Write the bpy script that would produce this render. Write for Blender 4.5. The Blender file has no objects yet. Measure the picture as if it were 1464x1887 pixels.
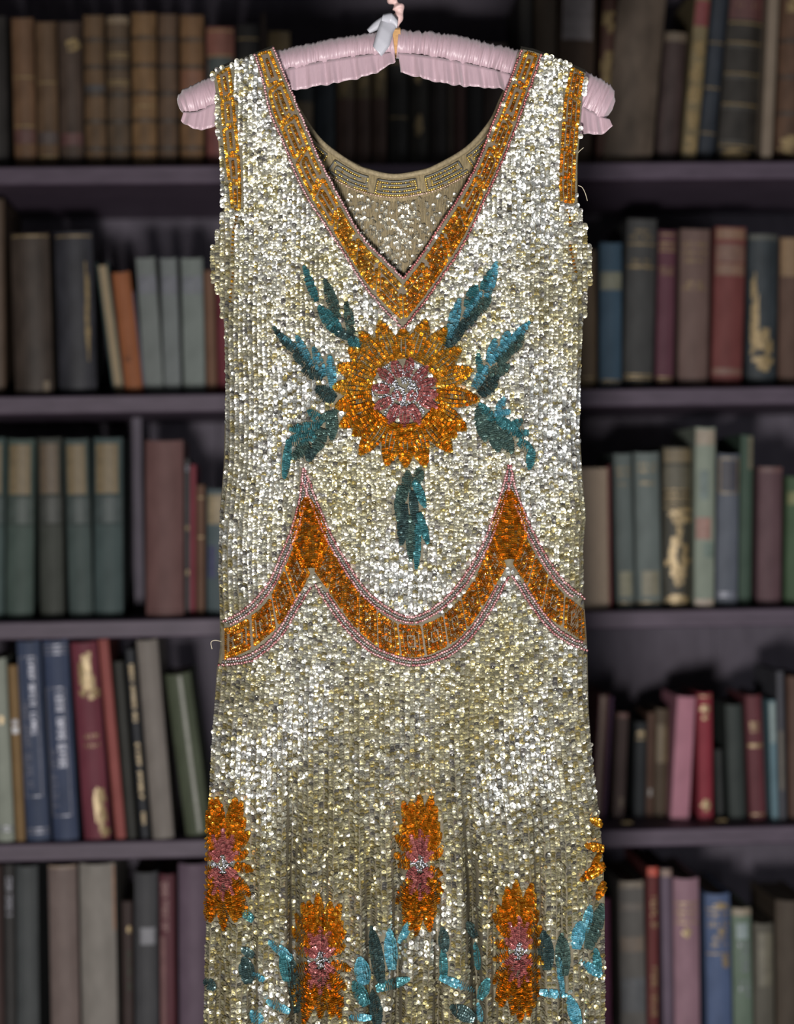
import bpy, math, random
import numpy as np
from mathutils import Matrix, Vector

rnd = random.Random(11)
rng = np.random.default_rng(5)
SC = bpy.context.scene
COL = SC.collection

# ------------------------------------------------------------------ camera
CAM = np.array([0.0, -2.0, 1.35])
ROLL = math.radians(0.9)
RT = np.array([math.cos(ROLL), 0.0, -math.sin(ROLL)])
UP = np.array([math.sin(ROLL), 0.0, math.cos(ROLL)])
FW = np.array([0.0, 1.0, 0.0])
PX = 0.00025                       # metres per photo pixel at one metre
cam = bpy.data.cameras.new('camera'); camo = bpy.data.objects.new('camera', cam); COL.objects.link(camo)
camo.matrix_world = Matrix(((RT[0], UP[0], -FW[0], CAM[0]), (RT[1], UP[1], -FW[1], CAM[1]),
                            (RT[2], UP[2], -FW[2], CAM[2]), (0, 0, 0, 1)))
cam.sensor_fit = 'VERTICAL'; cam.sensor_height = 36.0; cam.sensor_width = 28.0
cam.lens = 36.0 / (1887 * PX)
cam.dof.use_dof = True; cam.dof.focus_distance = 1.972; cam.dof.aperture_fstop = 2.6
cam.clip_start = 0.05
SC.camera = camo

# ------------------------------------------------------------------ world, lights, exposure
W = bpy.data.worlds.new('world'); SC.world = W; W.use_nodes = True
W.node_tree.nodes['Background'].inputs[0].default_value = (0.95, 0.97, 1.0, 1)
W.node_tree.nodes['Background'].inputs[1].default_value = 0.115

def area(name, loc, target, size, power, color):
    l = bpy.data.lights.new(name, 'AREA'); l.size = size; l.energy = power; l.color = color
    o = bpy.data.objects.new(name, l); COL.objects.link(o); o.location = loc
    o.rotation_euler = (Vector(target) - Vector(loc)).to_track_quat('-Z', 'Y').to_euler()
    return o
area('key_lamp', (-0.10, -1.92, 0.90), (0, 0.1, 1.4), 0.22, 78, (1.0, 0.97, 0.93))
area('window_light', (1.5, -1.5, 0.98), (0.2, 0.2, 1.3), 0.45, 12, (0.92, 0.95, 1.0))
SC.view_settings.view_transform = 'Standard'; SC.view_settings.look = 'None'
SC.view_settings.gamma = 1.0; SC.view_settings.use_curve_mapping = False
SC.view_settings.exposure = 0.0

# ------------------------------------------------------------------ helpers
def at(px, py, Y):
    px = np.asarray(px, float); py = np.asarray(py, float); Y = np.asarray(Y, float)
    t = (Y - CAM[1])[..., None]
    d = FW + ((px - 732.0) * PX)[..., None] * RT - ((py - 943.5) * PX)[..., None] * UP
    return CAM + t * d

def lin(c, k=1.0):
    r = []
    for v in c:
        v = v / 255.0
        r.append(min(1.0, k * (v / 12.92 if v <= 0.04045 else ((v + 0.055) / 1.055) ** 2.4)))
    return tuple(r)

def mesh_obj(name, verts, faces, mat, parent=None, smooth=False, cols=None, loc=None, thing_loc=None):
    me = bpy.data.meshes.new(name)
    V = np.asarray(verts, np.float32).reshape(-1, 3)
    if loc is not None: V = V - np.asarray(loc, np.float32)
    if isinstance(faces, np.ndarray):
        n, k = faces.shape
        me.vertices.add(len(V)); me.vertices.foreach_set('co', V.ravel())
        me.loops.add(n * k); me.loops.foreach_set('vertex_index', faces.astype(np.int32).ravel())
        me.polygons.add(n); me.polygons.foreach_set('loop_start', np.arange(0, n * k, k, dtype=np.int32))
        me.update(calc_edges=True)
    else:
        me.from_pydata(V.tolist(), [], [tuple(int(i) for i in f) for f in faces]); me.update()
    if smooth: me.polygons.foreach_set('use_smooth', np.ones(len(me.polygons), bool))
    if cols is not None:
        a = me.color_attributes.new('Col', 'FLOAT_COLOR', 'POINT')
        C = np.ones((len(V), 4), np.float32); C[:, :3] = cols
        a.data.foreach_set('color', C.ravel())
    me.materials.append(mat)
    o = bpy.data.objects.new(name, me); COL.objects.link(o)
    if parent is not None: o.parent = parent
    return o

def empty(name, loc, label, cat, group=None, kind=None):
    o = bpy.data.objects.new(name, None); COL.objects.link(o); o.location = loc
    o.empty_display_size = 0.02
    o['label'] = label; o['category'] = cat
    if group: o['group'] = group
    if kind: o['kind'] = kind
    return o

_mats = {}
def new_mat(name):
    m = bpy.data.materials.new(name); m.use_nodes = True
    return m, m.node_tree, m.node_tree.nodes['Principled BSDF']

def mottled(name, color, rough=0.6, amount=0.25, scale=60, stretch=(1, 1, 1), bump=0.15, spec=0.4, metal=0.0, streak=None):
    key = (name, tuple(round(c, 4) for c in color))
    if key in _mats: return _mats[key]
    m, nt, b = new_mat(name)
    tc = nt.nodes.new('ShaderNodeTexCoord'); mp = nt.nodes.new('ShaderNodeMapping')
    mp.inputs['Scale'].default_value = stretch
    nt.links.new(tc.outputs['Object'], mp.inputs[0])
    nz = nt.nodes.new('ShaderNodeTexNoise'); nz.inputs['Scale'].default_value = scale; nz.inputs['Detail'].default_value = 5
    nt.links.new(mp.outputs[0], nz.inputs['Vector'])
    rp = nt.nodes.new('ShaderNodeValToRGB')
    c = np.array(color)
    rp.color_ramp.elements[0].position = 0.3; rp.color_ramp.elements[1].position = 0.72
    rp.color_ramp.elements[0].color = (*np.clip(c * (1 - amount), 0, 1), 1)
    rp.color_ramp.elements[1].color = (*np.clip(c * (1 + amount) + 0.004, 0, 1), 1)
    nt.links.new(nz.outputs['Fac'], rp.inputs[0]); nt.links.new(rp.outputs[0], b.inputs['Base Color'])
    b.inputs['Roughness'].default_value = rough; b.inputs['Metallic'].default_value = metal
    b.inputs['Specular IOR Level'].default_value = spec
    if bump:
        n2 = nt.nodes.new('ShaderNodeTexNoise'); n2.inputs['Scale'].default_value = 900; n2.inputs['Detail'].default_value = 2
        nt.links.new(tc.outputs['Object'], n2.inputs['Vector'])
        bp = nt.nodes.new('ShaderNodeBump'); bp.inputs['Strength'].default_value = bump; bp.inputs['Distance'].default_value = 0.0006
        nt.links.new(n2.outputs['Fac'], bp.inputs['Height']); nt.links.new(bp.outputs[0], b.inputs['Normal'])
    _mats[key] = m
    return m

def attr_mat(name, metal, rough, spec=0.5, coat=0.0):
    m, nt, b = new_mat(name)
    a = nt.nodes.new('ShaderNodeVertexColor'); a.layer_name = 'Col'
    nt.links.new(a.outputs['Color'], b.inputs['Base Color'])
    b.inputs['Metallic'].default_value = metal; b.inputs['Roughness'].default_value = rough
    b.inputs['Specular IOR Level'].default_value = spec; b.inputs['Coat Weight'].default_value = coat
    b.inputs['Coat Roughness'].default_value = 0.12
    return m

def box(x0, x1, y0, y1, z0, z1):
    v = [(x0, y0, z0), (x1, y0, z0), (x1, y1, z0), (x0, y1, z0), (x0, y0, z1), (x1, y0, z1), (x1, y1, z1), (x0, y1, z1)]
    f = [(0, 3, 2, 1), (4, 5, 6, 7), (0, 1, 5, 4), (1, 2, 6, 5), (2, 3, 7, 6), (3, 0, 4, 7)]
    return v, f

def bevel_box(x0, x1, y0, y1, z0, z1, b):
    # box with a chamfered front edge
    prof = [(y1, z0), (y0 + b, z0), (y0, z0 + b), (y0, z1 - b), (y0 + b, z1), (y1, z1)]
    n = len(prof)
    v = [(x0, p[0], p[1]) for p in prof] + [(x1, p[0], p[1]) for p in prof]
    f = [tuple(range(n))] + [tuple(range(2 * n - 1, n - 1, -1))]
    for i in range(n): j = (i + 1) % n; f.append((i, i + n, j + n, j))
    return v, f

# ------------------------------------------------------------------ setting: floor and wall
floor_m = mottled('floor_boards', (0.10, 0.065, 0.045), 0.5, 0.3, 8, (1, 12, 1), 0.1)
wall_m = mottled('wall_paint', (0.16, 0.14, 0.13), 0.8, 0.06, 4)
v, f = box(-2.6, 2.6, -3.2, 1.05, -0.05, 0.0); o = mesh_obj('floor', v, f, floor_m); o['kind'] = 'structure'
v, f = box(-2.6, 2.6, 1.0, 1.05, 0.0, 2.75); o = mesh_obj('wall_back', v, f, wall_m); o['kind'] = 'structure'

# ------------------------------------------------------------------ bookcase
YAW = math.radians(3.0)
E = np.array([math.cos(YAW), math.sin(YAW), 0.0]); N = np.array([-math.sin(YAW), math.cos(YAW), 0.0])
B0 = np.array([0.0, 0.52, 0.0])
def pix(px, py, d):
    """photo pixel -> (u along the case, z) on the plane d behind the shelf fronts"""
    dr = FW + (px - 732.0) * PX * RT - (py - 943.5) * PX * UP
    o = B0 + N * d
    t = np.dot(o - CAM, N) / np.dot(dr, N)
    P = CAM + t * dr
    return float(np.dot(P - B0, E)), float(P[2])

TH = 0.0205
SHELF = []
for yl, yr in ((309, 296), (733, 711), (1143, 1125), (1555, 1524)):
    SHELF.append(0.5 * (pix(150, yl, 0)[1] + pix(1280, yr, 0)[1]))
SHELF.append(SHELF[-1] - 0.285)
TOPZ = SHELF[0] + 0.31
case = empty('bookcase', tuple(B0), 'tall dark purple-stained wooden bookcase filled with old books behind the dress', 'bookcase')
case.rotation_euler = (0, 0, YAW)
wood = mottled('stained_wood', lin((90, 75, 93), 0.34), 0.55, 0.16, 14, (2, 9, 9), 0.12, 0.2)
backwood = mottled('stained_back_board', lin((78, 72, 82), 0.62), 0.65, 0.14, 10, (9, 2, 2), 0.1, 0.12)
CW, DEPTH = 0.86, 0.30
for z in SHELF + [TOPZ, 0.12]:
    v, f = bevel_box(-CW, CW, 0.0, DEPTH, z - TH, z, 0.0015); mesh_obj('shelf', v, f, wood, case)
for s in (-1, 1):
    v, f = box(min(s * CW, s * (CW + 0.025)), max(s * CW, s * (CW + 0.025)), 0.0, DEPTH + 0.01, 0.0, TOPZ + 0.03)
    mesh_obj('side_panel', v, f, wood, case)
nb = 8
for i in range(nb):
    x0 = -CW + 2 * CW * i / nb; x1 = -CW + 2 * CW * (i + 1) / nb - 0.001
    v, f = box(x0, x1, DEPTH + 0.0005, DEPTH + 0.010, 0.02, TOPZ); mesh_obj('back_board', v, f, backwood, case)
v, f = bevel_box(-CW, CW, 0.012, 0.03, 0.0, 0.12 - TH, 0.001); mesh_obj('plinth', v, f, wood, case)
ud0, ud1 = pix(246, 940, 0.13)[0], pix(263, 940, 0.13)[0]
v, f = box(ud0, ud1, 0.13, DEPTH, SHELF[2], SHELF[1] - TH); mesh_obj('divider', v, f, backwood, case)

# ------------------------------------------------------------------ books
KB = 0.36
def spine_arc(w, bulge, n=10):
    """points across the spine, (x, y) with y negative towards the viewer"""
    xs = np.linspace(-w / 2, w / 2, n + 1)
    return [(x, -bulge * (1 - (2 * x / w) ** 2)) for x in xs]

gold_m = mottled('gold_tooling', lin((160, 136, 92), .42), 0.42, 0.3, 200, (1, 1, 1), 0.1, 0.5, 0.35)
silver_m = mottled('silver_tooling', lin((150, 150, 165), .34), 0.4, 0.25, 200, (1, 1, 1), 0.1, 0.5, 0.3)
page_m = mottled('old_paper', lin((165, 148, 125), .4), 0.8, 0.2, 30, (90, 2, 2), 0.1)

def cover_mat(rgb, leather):
    return mottled('leather' if leather else 'book_cloth', lin(rgb, KB), 0.52 if leather else 0.66,
                   0.34 if leather else 0.14, 55, (1.2, 1.2, 0.5), 0.3 if leather else 0.2, 0.18)

class Book: pass

def patch(w, bulge, fx0, fx1, z0, z1, lift, n=None):
    """curved patch hugging the spine, with a little thickness"""
    n = n or max(1, int(abs(fx1 - fx0) * 8))
    V = []; F = []
    for i in range(n + 1):
        fx = fx0 + (fx1 - fx0) * i / n; x = fx * w
        y = -bulge * (1 - (2 * fx) ** 2)
        V += [(x, y - lift, z0), (x, y - lift, z1), (x, y + 0.0004, z0), (x, y + 0.0004, z1)]
    for i in range(n):
        a = 4 * i; b = a + 4
        F += [(a, b, b + 1, a + 1), (a, a + 2, b + 2, b), (a + 1, b + 1, b + 3, a + 3)]
    F += [(0, 1, 3, 2), (4 * n, 4 * n + 2, 4 * n + 3, 4 * n + 1)]
    return V, F

def join(parts):
    V = []; F = []
    for v, f in parts:
        o = len(V); V += v; F += [tuple(i + o for i in q) for q in f]
    return V, F

STROKES = [[(0, 0, .25, 1)], [(0, 0, .22, 1), (.22, 0, .8, .2)], [(.3, 0, .55, 1), (0, .8, .9, 1)],
           [(0, 0, .22, 1), (.22, .8, .8, 1), (.22, .4, .7, .6), (.22, 0, .8, .2)],
           [(0, 0, .22, 1), (.6, 0, .82, 1), (.22, .4, .6, .6)],
           [(0, 0, .22, 1), (.6, 0, .82, 1), (.22, .8, .6, 1), (.22, 0, .6, .2)],
           [(0, 0, .22, 1), (.22, .8, .7, 1), (.22, .4, .7, .6), (.6, .5, .8, .9)]]
def letters_h(w, bulge, zc, hgt, fx0, fx1, n):
    P = []
    cw = (fx1 - fx0) / n
    for i in range(n):
        if n > 6 and i in (n // 2,) : continue
        for (a, b, c, d) in rnd.choice(STROKES):
            P.append(patch(w, bulge, fx0 + cw * (i + a * .85), fx0 + cw * (i + c * .85), zc - hgt / 2 + b * hgt, zc - hgt / 2 + d * hgt, 0.0005, 1))
    return join(P)
def letters_v(w, bulge, fxc, hfx, z0, z1, n):
    """lettering running down the spine"""
    P = []; ch = (z1 - z0) / n
    for i in range(n):
        if i % 7 == 5: continue
        for (a, b, c, d) in rnd.choice(STROKES):
            P.append(patch(w, bulge, fxc - hfx / 2 + b * hfx, fxc - hfx / 2 + d * hfx, z1 - ch * (i + c * .85), z1 - ch * (i + a * .85), 0.0005, 1))
    return join(P)

def make_book(row, top, bot, ytop, d, rgb, label, group, feats=(), leather=False, bulge=None, depth=None, ybot=None, kind='spine', pages=None):
    zs = SHELF[row]
    if ybot is None: ybot = [300, 722, 1133, 1545, 1887][row]
    ub0, ub1 = pix(bot[0], ybot, d)[0], pix(bot[1], ybot, d)[0]
    ut0, ut1 = pix(top[0], ytop, d)[0], pix(top[1], ytop, d)[0]
    zt = pix(0.5 * (top[0] + top[1]), ytop, d)[1]; zb = pix(0.5 * (bot[0] + bot[1]), ybot, d)[1]
    w = 0.5 * ((ub1 - ub0) + (ut1 - ut0))
    ang = math.atan2(0.5 * (ut0 + ut1) - 0.5 * (ub0 + ub1), zt - zb)     # + leans to the right
    h = (zt - zs - abs(math.sin(ang)) * w / 2) / math.cos(ang)
    w = w * math.cos(ang) * 0.965
    ubase = 0.5 * (ub0 + ub1) + (zs - zb) * math.tan(ang)
    bl = bulge if bulge is not None else min(0.16 * w, 0.006)
    P0 = B0 + E * ubase + N * d
    e = empty('book', (P0[0], P0[1], zs + abs(math.sin(ang)) * w / 2), label, 'book', group)
    # orientation: x across spine, y into the shelf, z up, leaning by ang
    R = Matrix(((E[0], N[0], 0, 0), (E[1], N[1], 0, 0), (0, 0, 1, 0), (0, 0, 0, 1)))
    e.rotation_euler = (R @ Matrix.Rotation(ang, 4, 'Y')).to_euler()
    D = depth or min(0.72 * h, DEPTH - d - 0.02 - bl)
    t = min(0.0025, w * 0.16)
    cm = cover_mat(rgb, leather)
    # cover: two boards and a rounded spine
    def cover(w, D, bl, t, h, flip):
        arc = spine_arc(w, bl)
        out = [(-w / 2, D)] + arc + [(w / 2, D)]
        wi = w - 2 * t
        inn = [(-wi / 2, D)] + [(x * wi / w, y + t) for x, y in arc] + [(wi / 2, D)]
        if flip: out = [(x, D - y) for x, y in out]; inn = [(x, D - y) for x, y in inn]
        n = len(out); V = []
        for x, y in out: V += [(x, y, 0), (x, y, h)]
        for x, y in inn: V += [(x, y, 0), (x, y, h)]
        F = []
        for i in range(n - 1):
            a, b = 2 * i, 2 * i + 2; c, dd = 2 * n + 2 * i, 2 * n + 2 * i + 2
            F += [(a, b, b + 1, a + 1), (c, c + 1, dd + 1, dd), (a + 1, b + 1, dd + 1, c + 1), (a, c, dd, b)]
        F += [(0, 1, 2 * n + 1, 2 * n), (2 * n - 2, 4 * n - 2, 4 * n - 1, 2 * n - 1)]
        if flip: F = [q[::-1] for q in F]
        return V, F
    V, F = cover(w, D, bl, t, h, kind == 'pages')
    # sunken head and tail between the boards, worn corners
    V = [list(p) for p in V]
    if kind == 'spine':
        for p in V:
            if p[1] < 0.0 and p[2] > h * 0.5: p[2] -= 0.0012 * (1 - (2 * p[0] / w) ** 2)
    mesh_obj('cover', V, F, cm, e)
    g = 0.003
    if kind == 'pages':
        V, F = box(-w / 2 + t, w / 2 - t, 0.0035, D - bl - t, g * .5, h - g)
    else:
        V, F = box(-w / 2 + t, w / 2 - t, -bl * 0.2 + t, D - 0.004, g * .5, h - g)
    mesh_obj('page_block', V, F, page_m if not pages else mottled('old_paper', lin(pages, .46), 0.8, 0.2, 30, (90, 2, 2), 0.1), e)
    for ft in feats:
        k = ft[0]
        if k == 'label':                              # (label, f0, f1, rgb [, fx0, fx1])
            fx0, fx1 = (ft[4], ft[5]) if len(ft) > 4 else (-.47, .47)
            V, F = patch(w, bl, fx0, fx1, ft[1] * h, ft[2] * h, 0.0006)
            mesh_obj('spine_label', V, F, mottled('label_paper', lin(ft[3], KB), 0.6, 0.2, 120), e)
        elif k == 'lines':                            # gilt rules across the spine
            for fz in ft[1]:
                V, F = patch(w, bl, -.47, .47, fz * h - 0.0008, fz * h + 0.0008, 0.0005)
                mesh_obj('gilt_rule', V, F, ft[2] if len(ft) > 2 else gold_m, e)
        elif k == 'bands':                            # raised bands of a leather binding
            for fz in ft[1]:
                V, F = patch(w, bl, -.5, .5, fz * h - 0.0022, fz * h + 0.0022, 0.0022)
                mesh_obj('raised_band', V, F, mottled('leather', lin(ft[2] if len(ft) > 2 else tuple(c * .62 for c in rgb), KB), 0.5, 0.3, 55), e)
        elif k == 'text':                             # (text, fz, height_mm, fx0, fx1, n [,mat])
            V, F = letters_h(w, bl, ft[1] * h, ft[2] / 1000, ft[3], ft[4], ft[5])
            mesh_obj('spine_lettering', V, F, ft[6] if len(ft) > 6 else gold_m, e)
        elif k == 'vtext':                            # (vtext, fxc, hfx, f0, f1, n [,mat])
            V, F = letters_v(w, bl, ft[1], ft[2], ft[3] * h, ft[4] * h, ft[5])
            mesh_obj('spine_lettering', V, F, ft[6] if len(ft) > 6 else gold_m, e)
        elif k == 'blob':                             # gilt ornament built of small tooled leaves, on one book a painted sheen streak (blob, fx, fz, rx, rz)
            P = []
            for i in range(26):
                a = rnd.uniform(0, 6.283); r = math.sqrt(rnd.random())
                cx = ft[1] + ft[3] * r * math.cos(a); cz = ft[2] + ft[4] * r * math.sin(a)
                sx = ft[3] * rnd.uniform(.15, .4); sz = ft[4] * rnd.uniform(.1, .3)
                P.append(patch(w, bl, max(-.48, cx - sx), min(.48, cx + sx), (cz - sz) * h, (cz + sz) * h, 0.0005 + 0.00001 * i, 1))
            V, F = join(P); mesh_obj('gilt_ornament_or_sheen', V, F, gold_m, e)
        elif k == 'frame':                            # rectangular gilt frame (frame, fx0, fx1, f0, f1)
            _, x0, x1, f0, f1 = ft[:5]; lw = 0.0012; q = lw / w
            V, F = join([patch(w, bl, x0, x1, f0 * h, f0 * h + lw, .0005), patch(w, bl, x0, x1, f1 * h - lw, f1 * h, .0005),
                         patch(w, bl, x0, x0 + q, f0 * h, f1 * h, .0006, 1), patch(w, bl, x1 - q, x1, f0 * h, f1 * h, .0006, 1)])
            mesh_obj('spine_frame', V, F, ft[5] if len(ft) > 5 else gold_m, e)
        elif k == 'cap':                              # worn head cap
            V, F = patch(w, bl, -.49, .49, h * ft[1], h * 0.997, 0.0008)
            mesh_obj('head_cap', V, F, mottled('label_paper', lin(ft[2], KB), 0.6, 0.3, 200), e)
    return e

R1 = 'old leather volumes on the top shelf'; R2 = 'books on the second shelf'; R3 = 'books on the third shelf'
R4 = 'books on the fourth shelf'; R5 = 'books on the bottom shelf'
LB = ('bands', (.16, .33, .5, .67, .84))
D1 = 0.065
B = make_book
# top shelf, left of the dress
B(0, (-44, 12), (-38, 18), 30, D1, (40, 36, 34), 'added near-black volume darkening the left edge of the top shelf', R1, (), True)  # added book, put here to darken the lit back boards at the edge
B(0, (20, 62), (27, 68), 33, D1, (112, 82, 58), 'tan calf volume beside the near-black one at the left, top shelf', R1, [('label', .2, .29, (88, 48, 42)), ('lines', (.31, .62))], True)
B(0, (65, 103), (70, 110), 40, D1, (100, 76, 54), 'scuffed tan volume second from the left on the top shelf', R1, [('label', .2, .28, (70, 54, 50)), ('lines', (.12, .6))], True)
B(0, (106, 150), (112, 155), 40, D1, (76, 60, 50), 'dark brown volume with a gold spot, third from left on top shelf', R1, [('blob', .12, .84, .25, .05), ('label', .19, .27, (88, 46, 42))], True)
B(0, (153, 192), (158, 197), 28, D1, (104, 80, 56), 'brown ribbed leather volume, fourth from left on the top shelf', R1, [LB, ('label', .52, .56, (60, 58, 60))], True)
B(0, (196, 238), (200, 240), 30, D1, (92, 74, 56), 'dull brown ribbed volume with two pale gilt dashes, top shelf', R1, [LB, ('lines', (.57, .59, .74, .76)), ('cap', .95, (130, 110, 85))], True)
B(0, (242, 288), (244, 290), 24, D1, (124, 94, 62), 'thickest light tan ribbed leather volume on the top shelf', R1, [LB, ('lines', (.08, .42))], True)
B(0, (291, 328), (293, 327), 26, D1, (96, 74, 56), 'narrow brown ribbed leather volume next to the thickest tan one', R1, [LB], True)
B(0, (331, 376), (333, 376), 28, D1, (122, 90, 60), 'orange-tan ribbed leather volume beside the red-topped book', R1, [LB, ('label', .5, .65, (128, 80, 52))], True)
B(0, (380, 432), (381, 433), 50, D1, (132, 84, 72), 'leather volume with red top and dark green spine panel beside dress shoulder', R1, [('label', .58, .79, (52, 62, 60)), ('lines', (.8, .97)), ('label', .08, .3, (120, 60, 55))], True)
B(0, (436, 478), (437, 478), 45, D1, (40, 37, 36), 'near-black volume just above the dress shoulder, top shelf', R1, [('lines', (.9,))], True)
B(0, (481, 490), (482, 491), 24, D1, (64, 50, 42), 'thin dark brown pamphlet sticking up beside the gilt-headed book', R1)
B(0, (493, 536), (494, 537), 57, D1, (70, 62, 52), 'volume with a gilt patterned head rising above the dress strap', R1, [('label', .8, .99, (140, 116, 74)), ('blob', 0, .88, .4, .07)], True)
B(0, (541, 578), (541, 578), 86, D1, (48, 54, 54), 'dark green volume with tan label seen through the neckline', R1, [('label', .28, .56, (112, 92, 62))], True)
B(0, (581, 618), (581, 618), 80, D1, (42, 50, 56), 'dark slate-blue volume with pale edge seen through the neckline', R1, [('lines', (.1,))], True)
for i, (a, b2) in enumerate(((620, 654), (656, 683), (686, 713))):
    B(0, (a, b2), (a, b2), 72 - i, D1, (88, 64, 54), ['gold-labelled brown volume nearest the slate-blue one in the neckline', 'middle of three gold-labelled brown volumes in the neckline', 'gold-labelled brown volume nearest the black ones in the neckline'][i], R1, [('label', .55, .95, (110, 90, 52)), ('blob', 0, .72, .3, .12)], True)
B(0, (716, 752), (716, 752), 66, D1, (40, 38, 34), 'black volume just right of the brown trio in the neckline', R1, [('lines', (.4, .8))], True)
B(0, (754, 790), (754, 790), 66, D1, (46, 42, 34), 'black volume with faint gilt flowers in the neckline opening', R1, [('blob', 0, .72, .2, .08), ('blob', 0, .35, .2, .08)], True)
B(0, (792, 824), (792, 824), 66, D1, (46, 38, 34), 'plain blackish-brown volume in the right of the neckline opening', R1, (), True)
B(0, (826, 836), (826, 836), 74, D1, (84, 72, 62), 'thin pale-spined booklet in the neckline opening', R1)
B(0, (838, 858), (838, 858), 78, D1, (82, 54, 48), 'reddish brown narrow volume in the neckline opening', R1)
B(0, (860, 890), (860, 890), 80, D1, (38, 36, 34), 'black volume near the right strap in the neckline opening', R1)
B(0, (892, 935), (892, 935), 80, D1, (72, 58, 52), 'dark brown volume behind the right neckline band', R1, (), True)
# top shelf, right of the dress
B(0, (958, 982), (955, 978), -20, D1, (46, 42, 38), 'dark narrow volume rising behind the right dress strap', R1)
B(0, (986, 1027), (983, 1024), -35, D1, (84, 70, 56), 'tan-brown volume rising between strap and white-labelled book', R1)
B(0, (1032, 1100), (1024, 1092), -28, D1, (86, 68, 54), 'brown book with a large pale printed label above the hanger end', R1, [('label', .7, .985, (148, 138, 138), -.42, .42), ('text', .92, 3, -.3, .3, 9, cover_mat((96, 90, 92), False)), ('text', .84, 3, -.36, .36, 11, cover_mat((96, 90, 92), False)), ('text', .76, 2.5, -.25, .25, 8, cover_mat((96, 90, 92), False))])
B(0, (1112, 1138), (1098, 1122), -22, D1 - .01, (84, 54, 44), 'narrow red-brown spine with mottled gilding beside the big brown book', R1, [('blob', 0, .82, .4, .06), ('blob', 0, .55, .4, .12), ('blob', 0, .4, .4, .08)], True)
B(0, (1140, 1232), (1112, 1203), -18, D1 - .015, (92, 78, 66), 'widest grey-brown plain volume leaning right on the top shelf', R1, [('lines', (.03,))], True)
B(0, (1226, 1268), (1208, 1250), 60, D1, (66, 50, 48), 'short dark maroon volume with tan cap on the top shelf', R1, [('cap', .93, (104, 88, 70))], True)
B(0, (1284, 1313), (1256, 1283), -25, D1 - .01, (128, 114, 84), 'narrow gilt-patterned cream spine with a red label', R1, [('label', .78, .92, (128, 52, 54)), ('blob', 0, .66, .4, .05), ('blob', 0, .53, .4, .05), ('blob', 0, .4, .4, .05), ('blob', 0, .27, .4, .05), ('blob', 0, .13, .4, .05)], True)
B(0, (1315, 1345), (1286, 1314), -20, D1, (48, 54, 64), 'slim navy volume between cream gilt spine and black leather one', R1, [('lines', (.2, .45, .7))], True)
B(0, (1348, 1414), (1318, 1393), -22, D1, (52, 48, 44), 'thick black leather volume with gilt ribs and dark red label', R1, [('bands', (.14, .33, .5, .67), (58, 54, 48)), ('label', .82, .96, (92, 46, 44)), ('lines', (.12, .35, .52, .69, .8)), ('text', .9, 4, -.36, .36, 8), ('blob', 0, .07, .35, .03)], True)
B(0, (1418, 1437), (1402, 1424), -20, D1 - .03, (142, 126, 110), 'thin whitish spine wedged near the right edge, top shelf', R1)
B(0, (1440, 1500), (1428, 1486), -22, D1, (96, 68, 50), 'brown leather volume with gilt flowers at the right edge, top shelf', R1, [('bands', (.3, .5, .7)), ('blob', .0, .12, .35, .05), ('blob', .0, .9, .35, .04)], True)
# second shelf, left
D2 = 0.06
B(1, (-24, 10), (-16, 8), 366, D2, (92, 74, 60), 'brown volume cut by the left edge, second shelf', R2, (), True)
B(1, (18, 92), (28, 100), 430, D2 - .02, (62, 50, 42), 'wide blackish-brown leather volume with worn tan joint, second shelf', R2, [('label', .03, .1, (120, 104, 84), .25, .4), ('lines', (.98,))], True)
B(1, (99, 171), (108, 180), 427, D2 - .01, (46, 46, 54), 'wide black volume with a painted sheen streak at the left of the second shelf', R2, [('lines', (.97,)), ('blob', .32, .5, .05, .3)], True)  # tall narrow blob on the right paints the highlight of the rounded spine
B(1, (177, 199), (205, 228), 484, D2, (48, 70, 68), 'thin leaning book with cream pages in teal covers, second shelf', R2, (), False, None, None, 700, 'pages', (150, 132, 104))
B(1, (205, 240), (229, 262), 501, D2 - .01, (158, 94, 56), 'orange-brown book leaning against the grey trio, second shelf', R2, [('text', .3, 5, -.3, .1, 3, cover_mat((60, 44, 40), False))], False, None, None, 705)
B(1, (242, 247), (262, 268), 537, D2, (92, 84, 104), 'thin violet booklet squeezed beside the orange-brown book', R2, (), False, None, None, 705)
B(1, (248, 288), (268, 301), 474, D2, (122, 128, 126), 'grey-green cloth book, nearest of the trio to the orange-brown book', R2, [('label', .74, .87, (106, 108, 118))], False, .0015)
B(1, (294, 327), (304, 334), 475, D2, (122, 128, 128), 'grey-green cloth book, middle of the matching trio, second shelf', R2, [('label', .74, .87, (106, 108, 118))], False, .0015)
B(1, (333, 374), (339, 379), 475, D2, (126, 134, 130), 'grey-green cloth book, nearest of the trio to the dress', R2, [('label', .74, .87, (108, 112, 120))], False, .0015)
B(1, (376, 395), (381, 400), 498, D2, (118, 84, 64), 'tan book next to the grey-green trio, beside the dress', R2)
B(1, (398, 440), (402, 442), 515, D2, (118, 50, 60), 'crimson book half hidden by the left side of the dress', R2)
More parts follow.
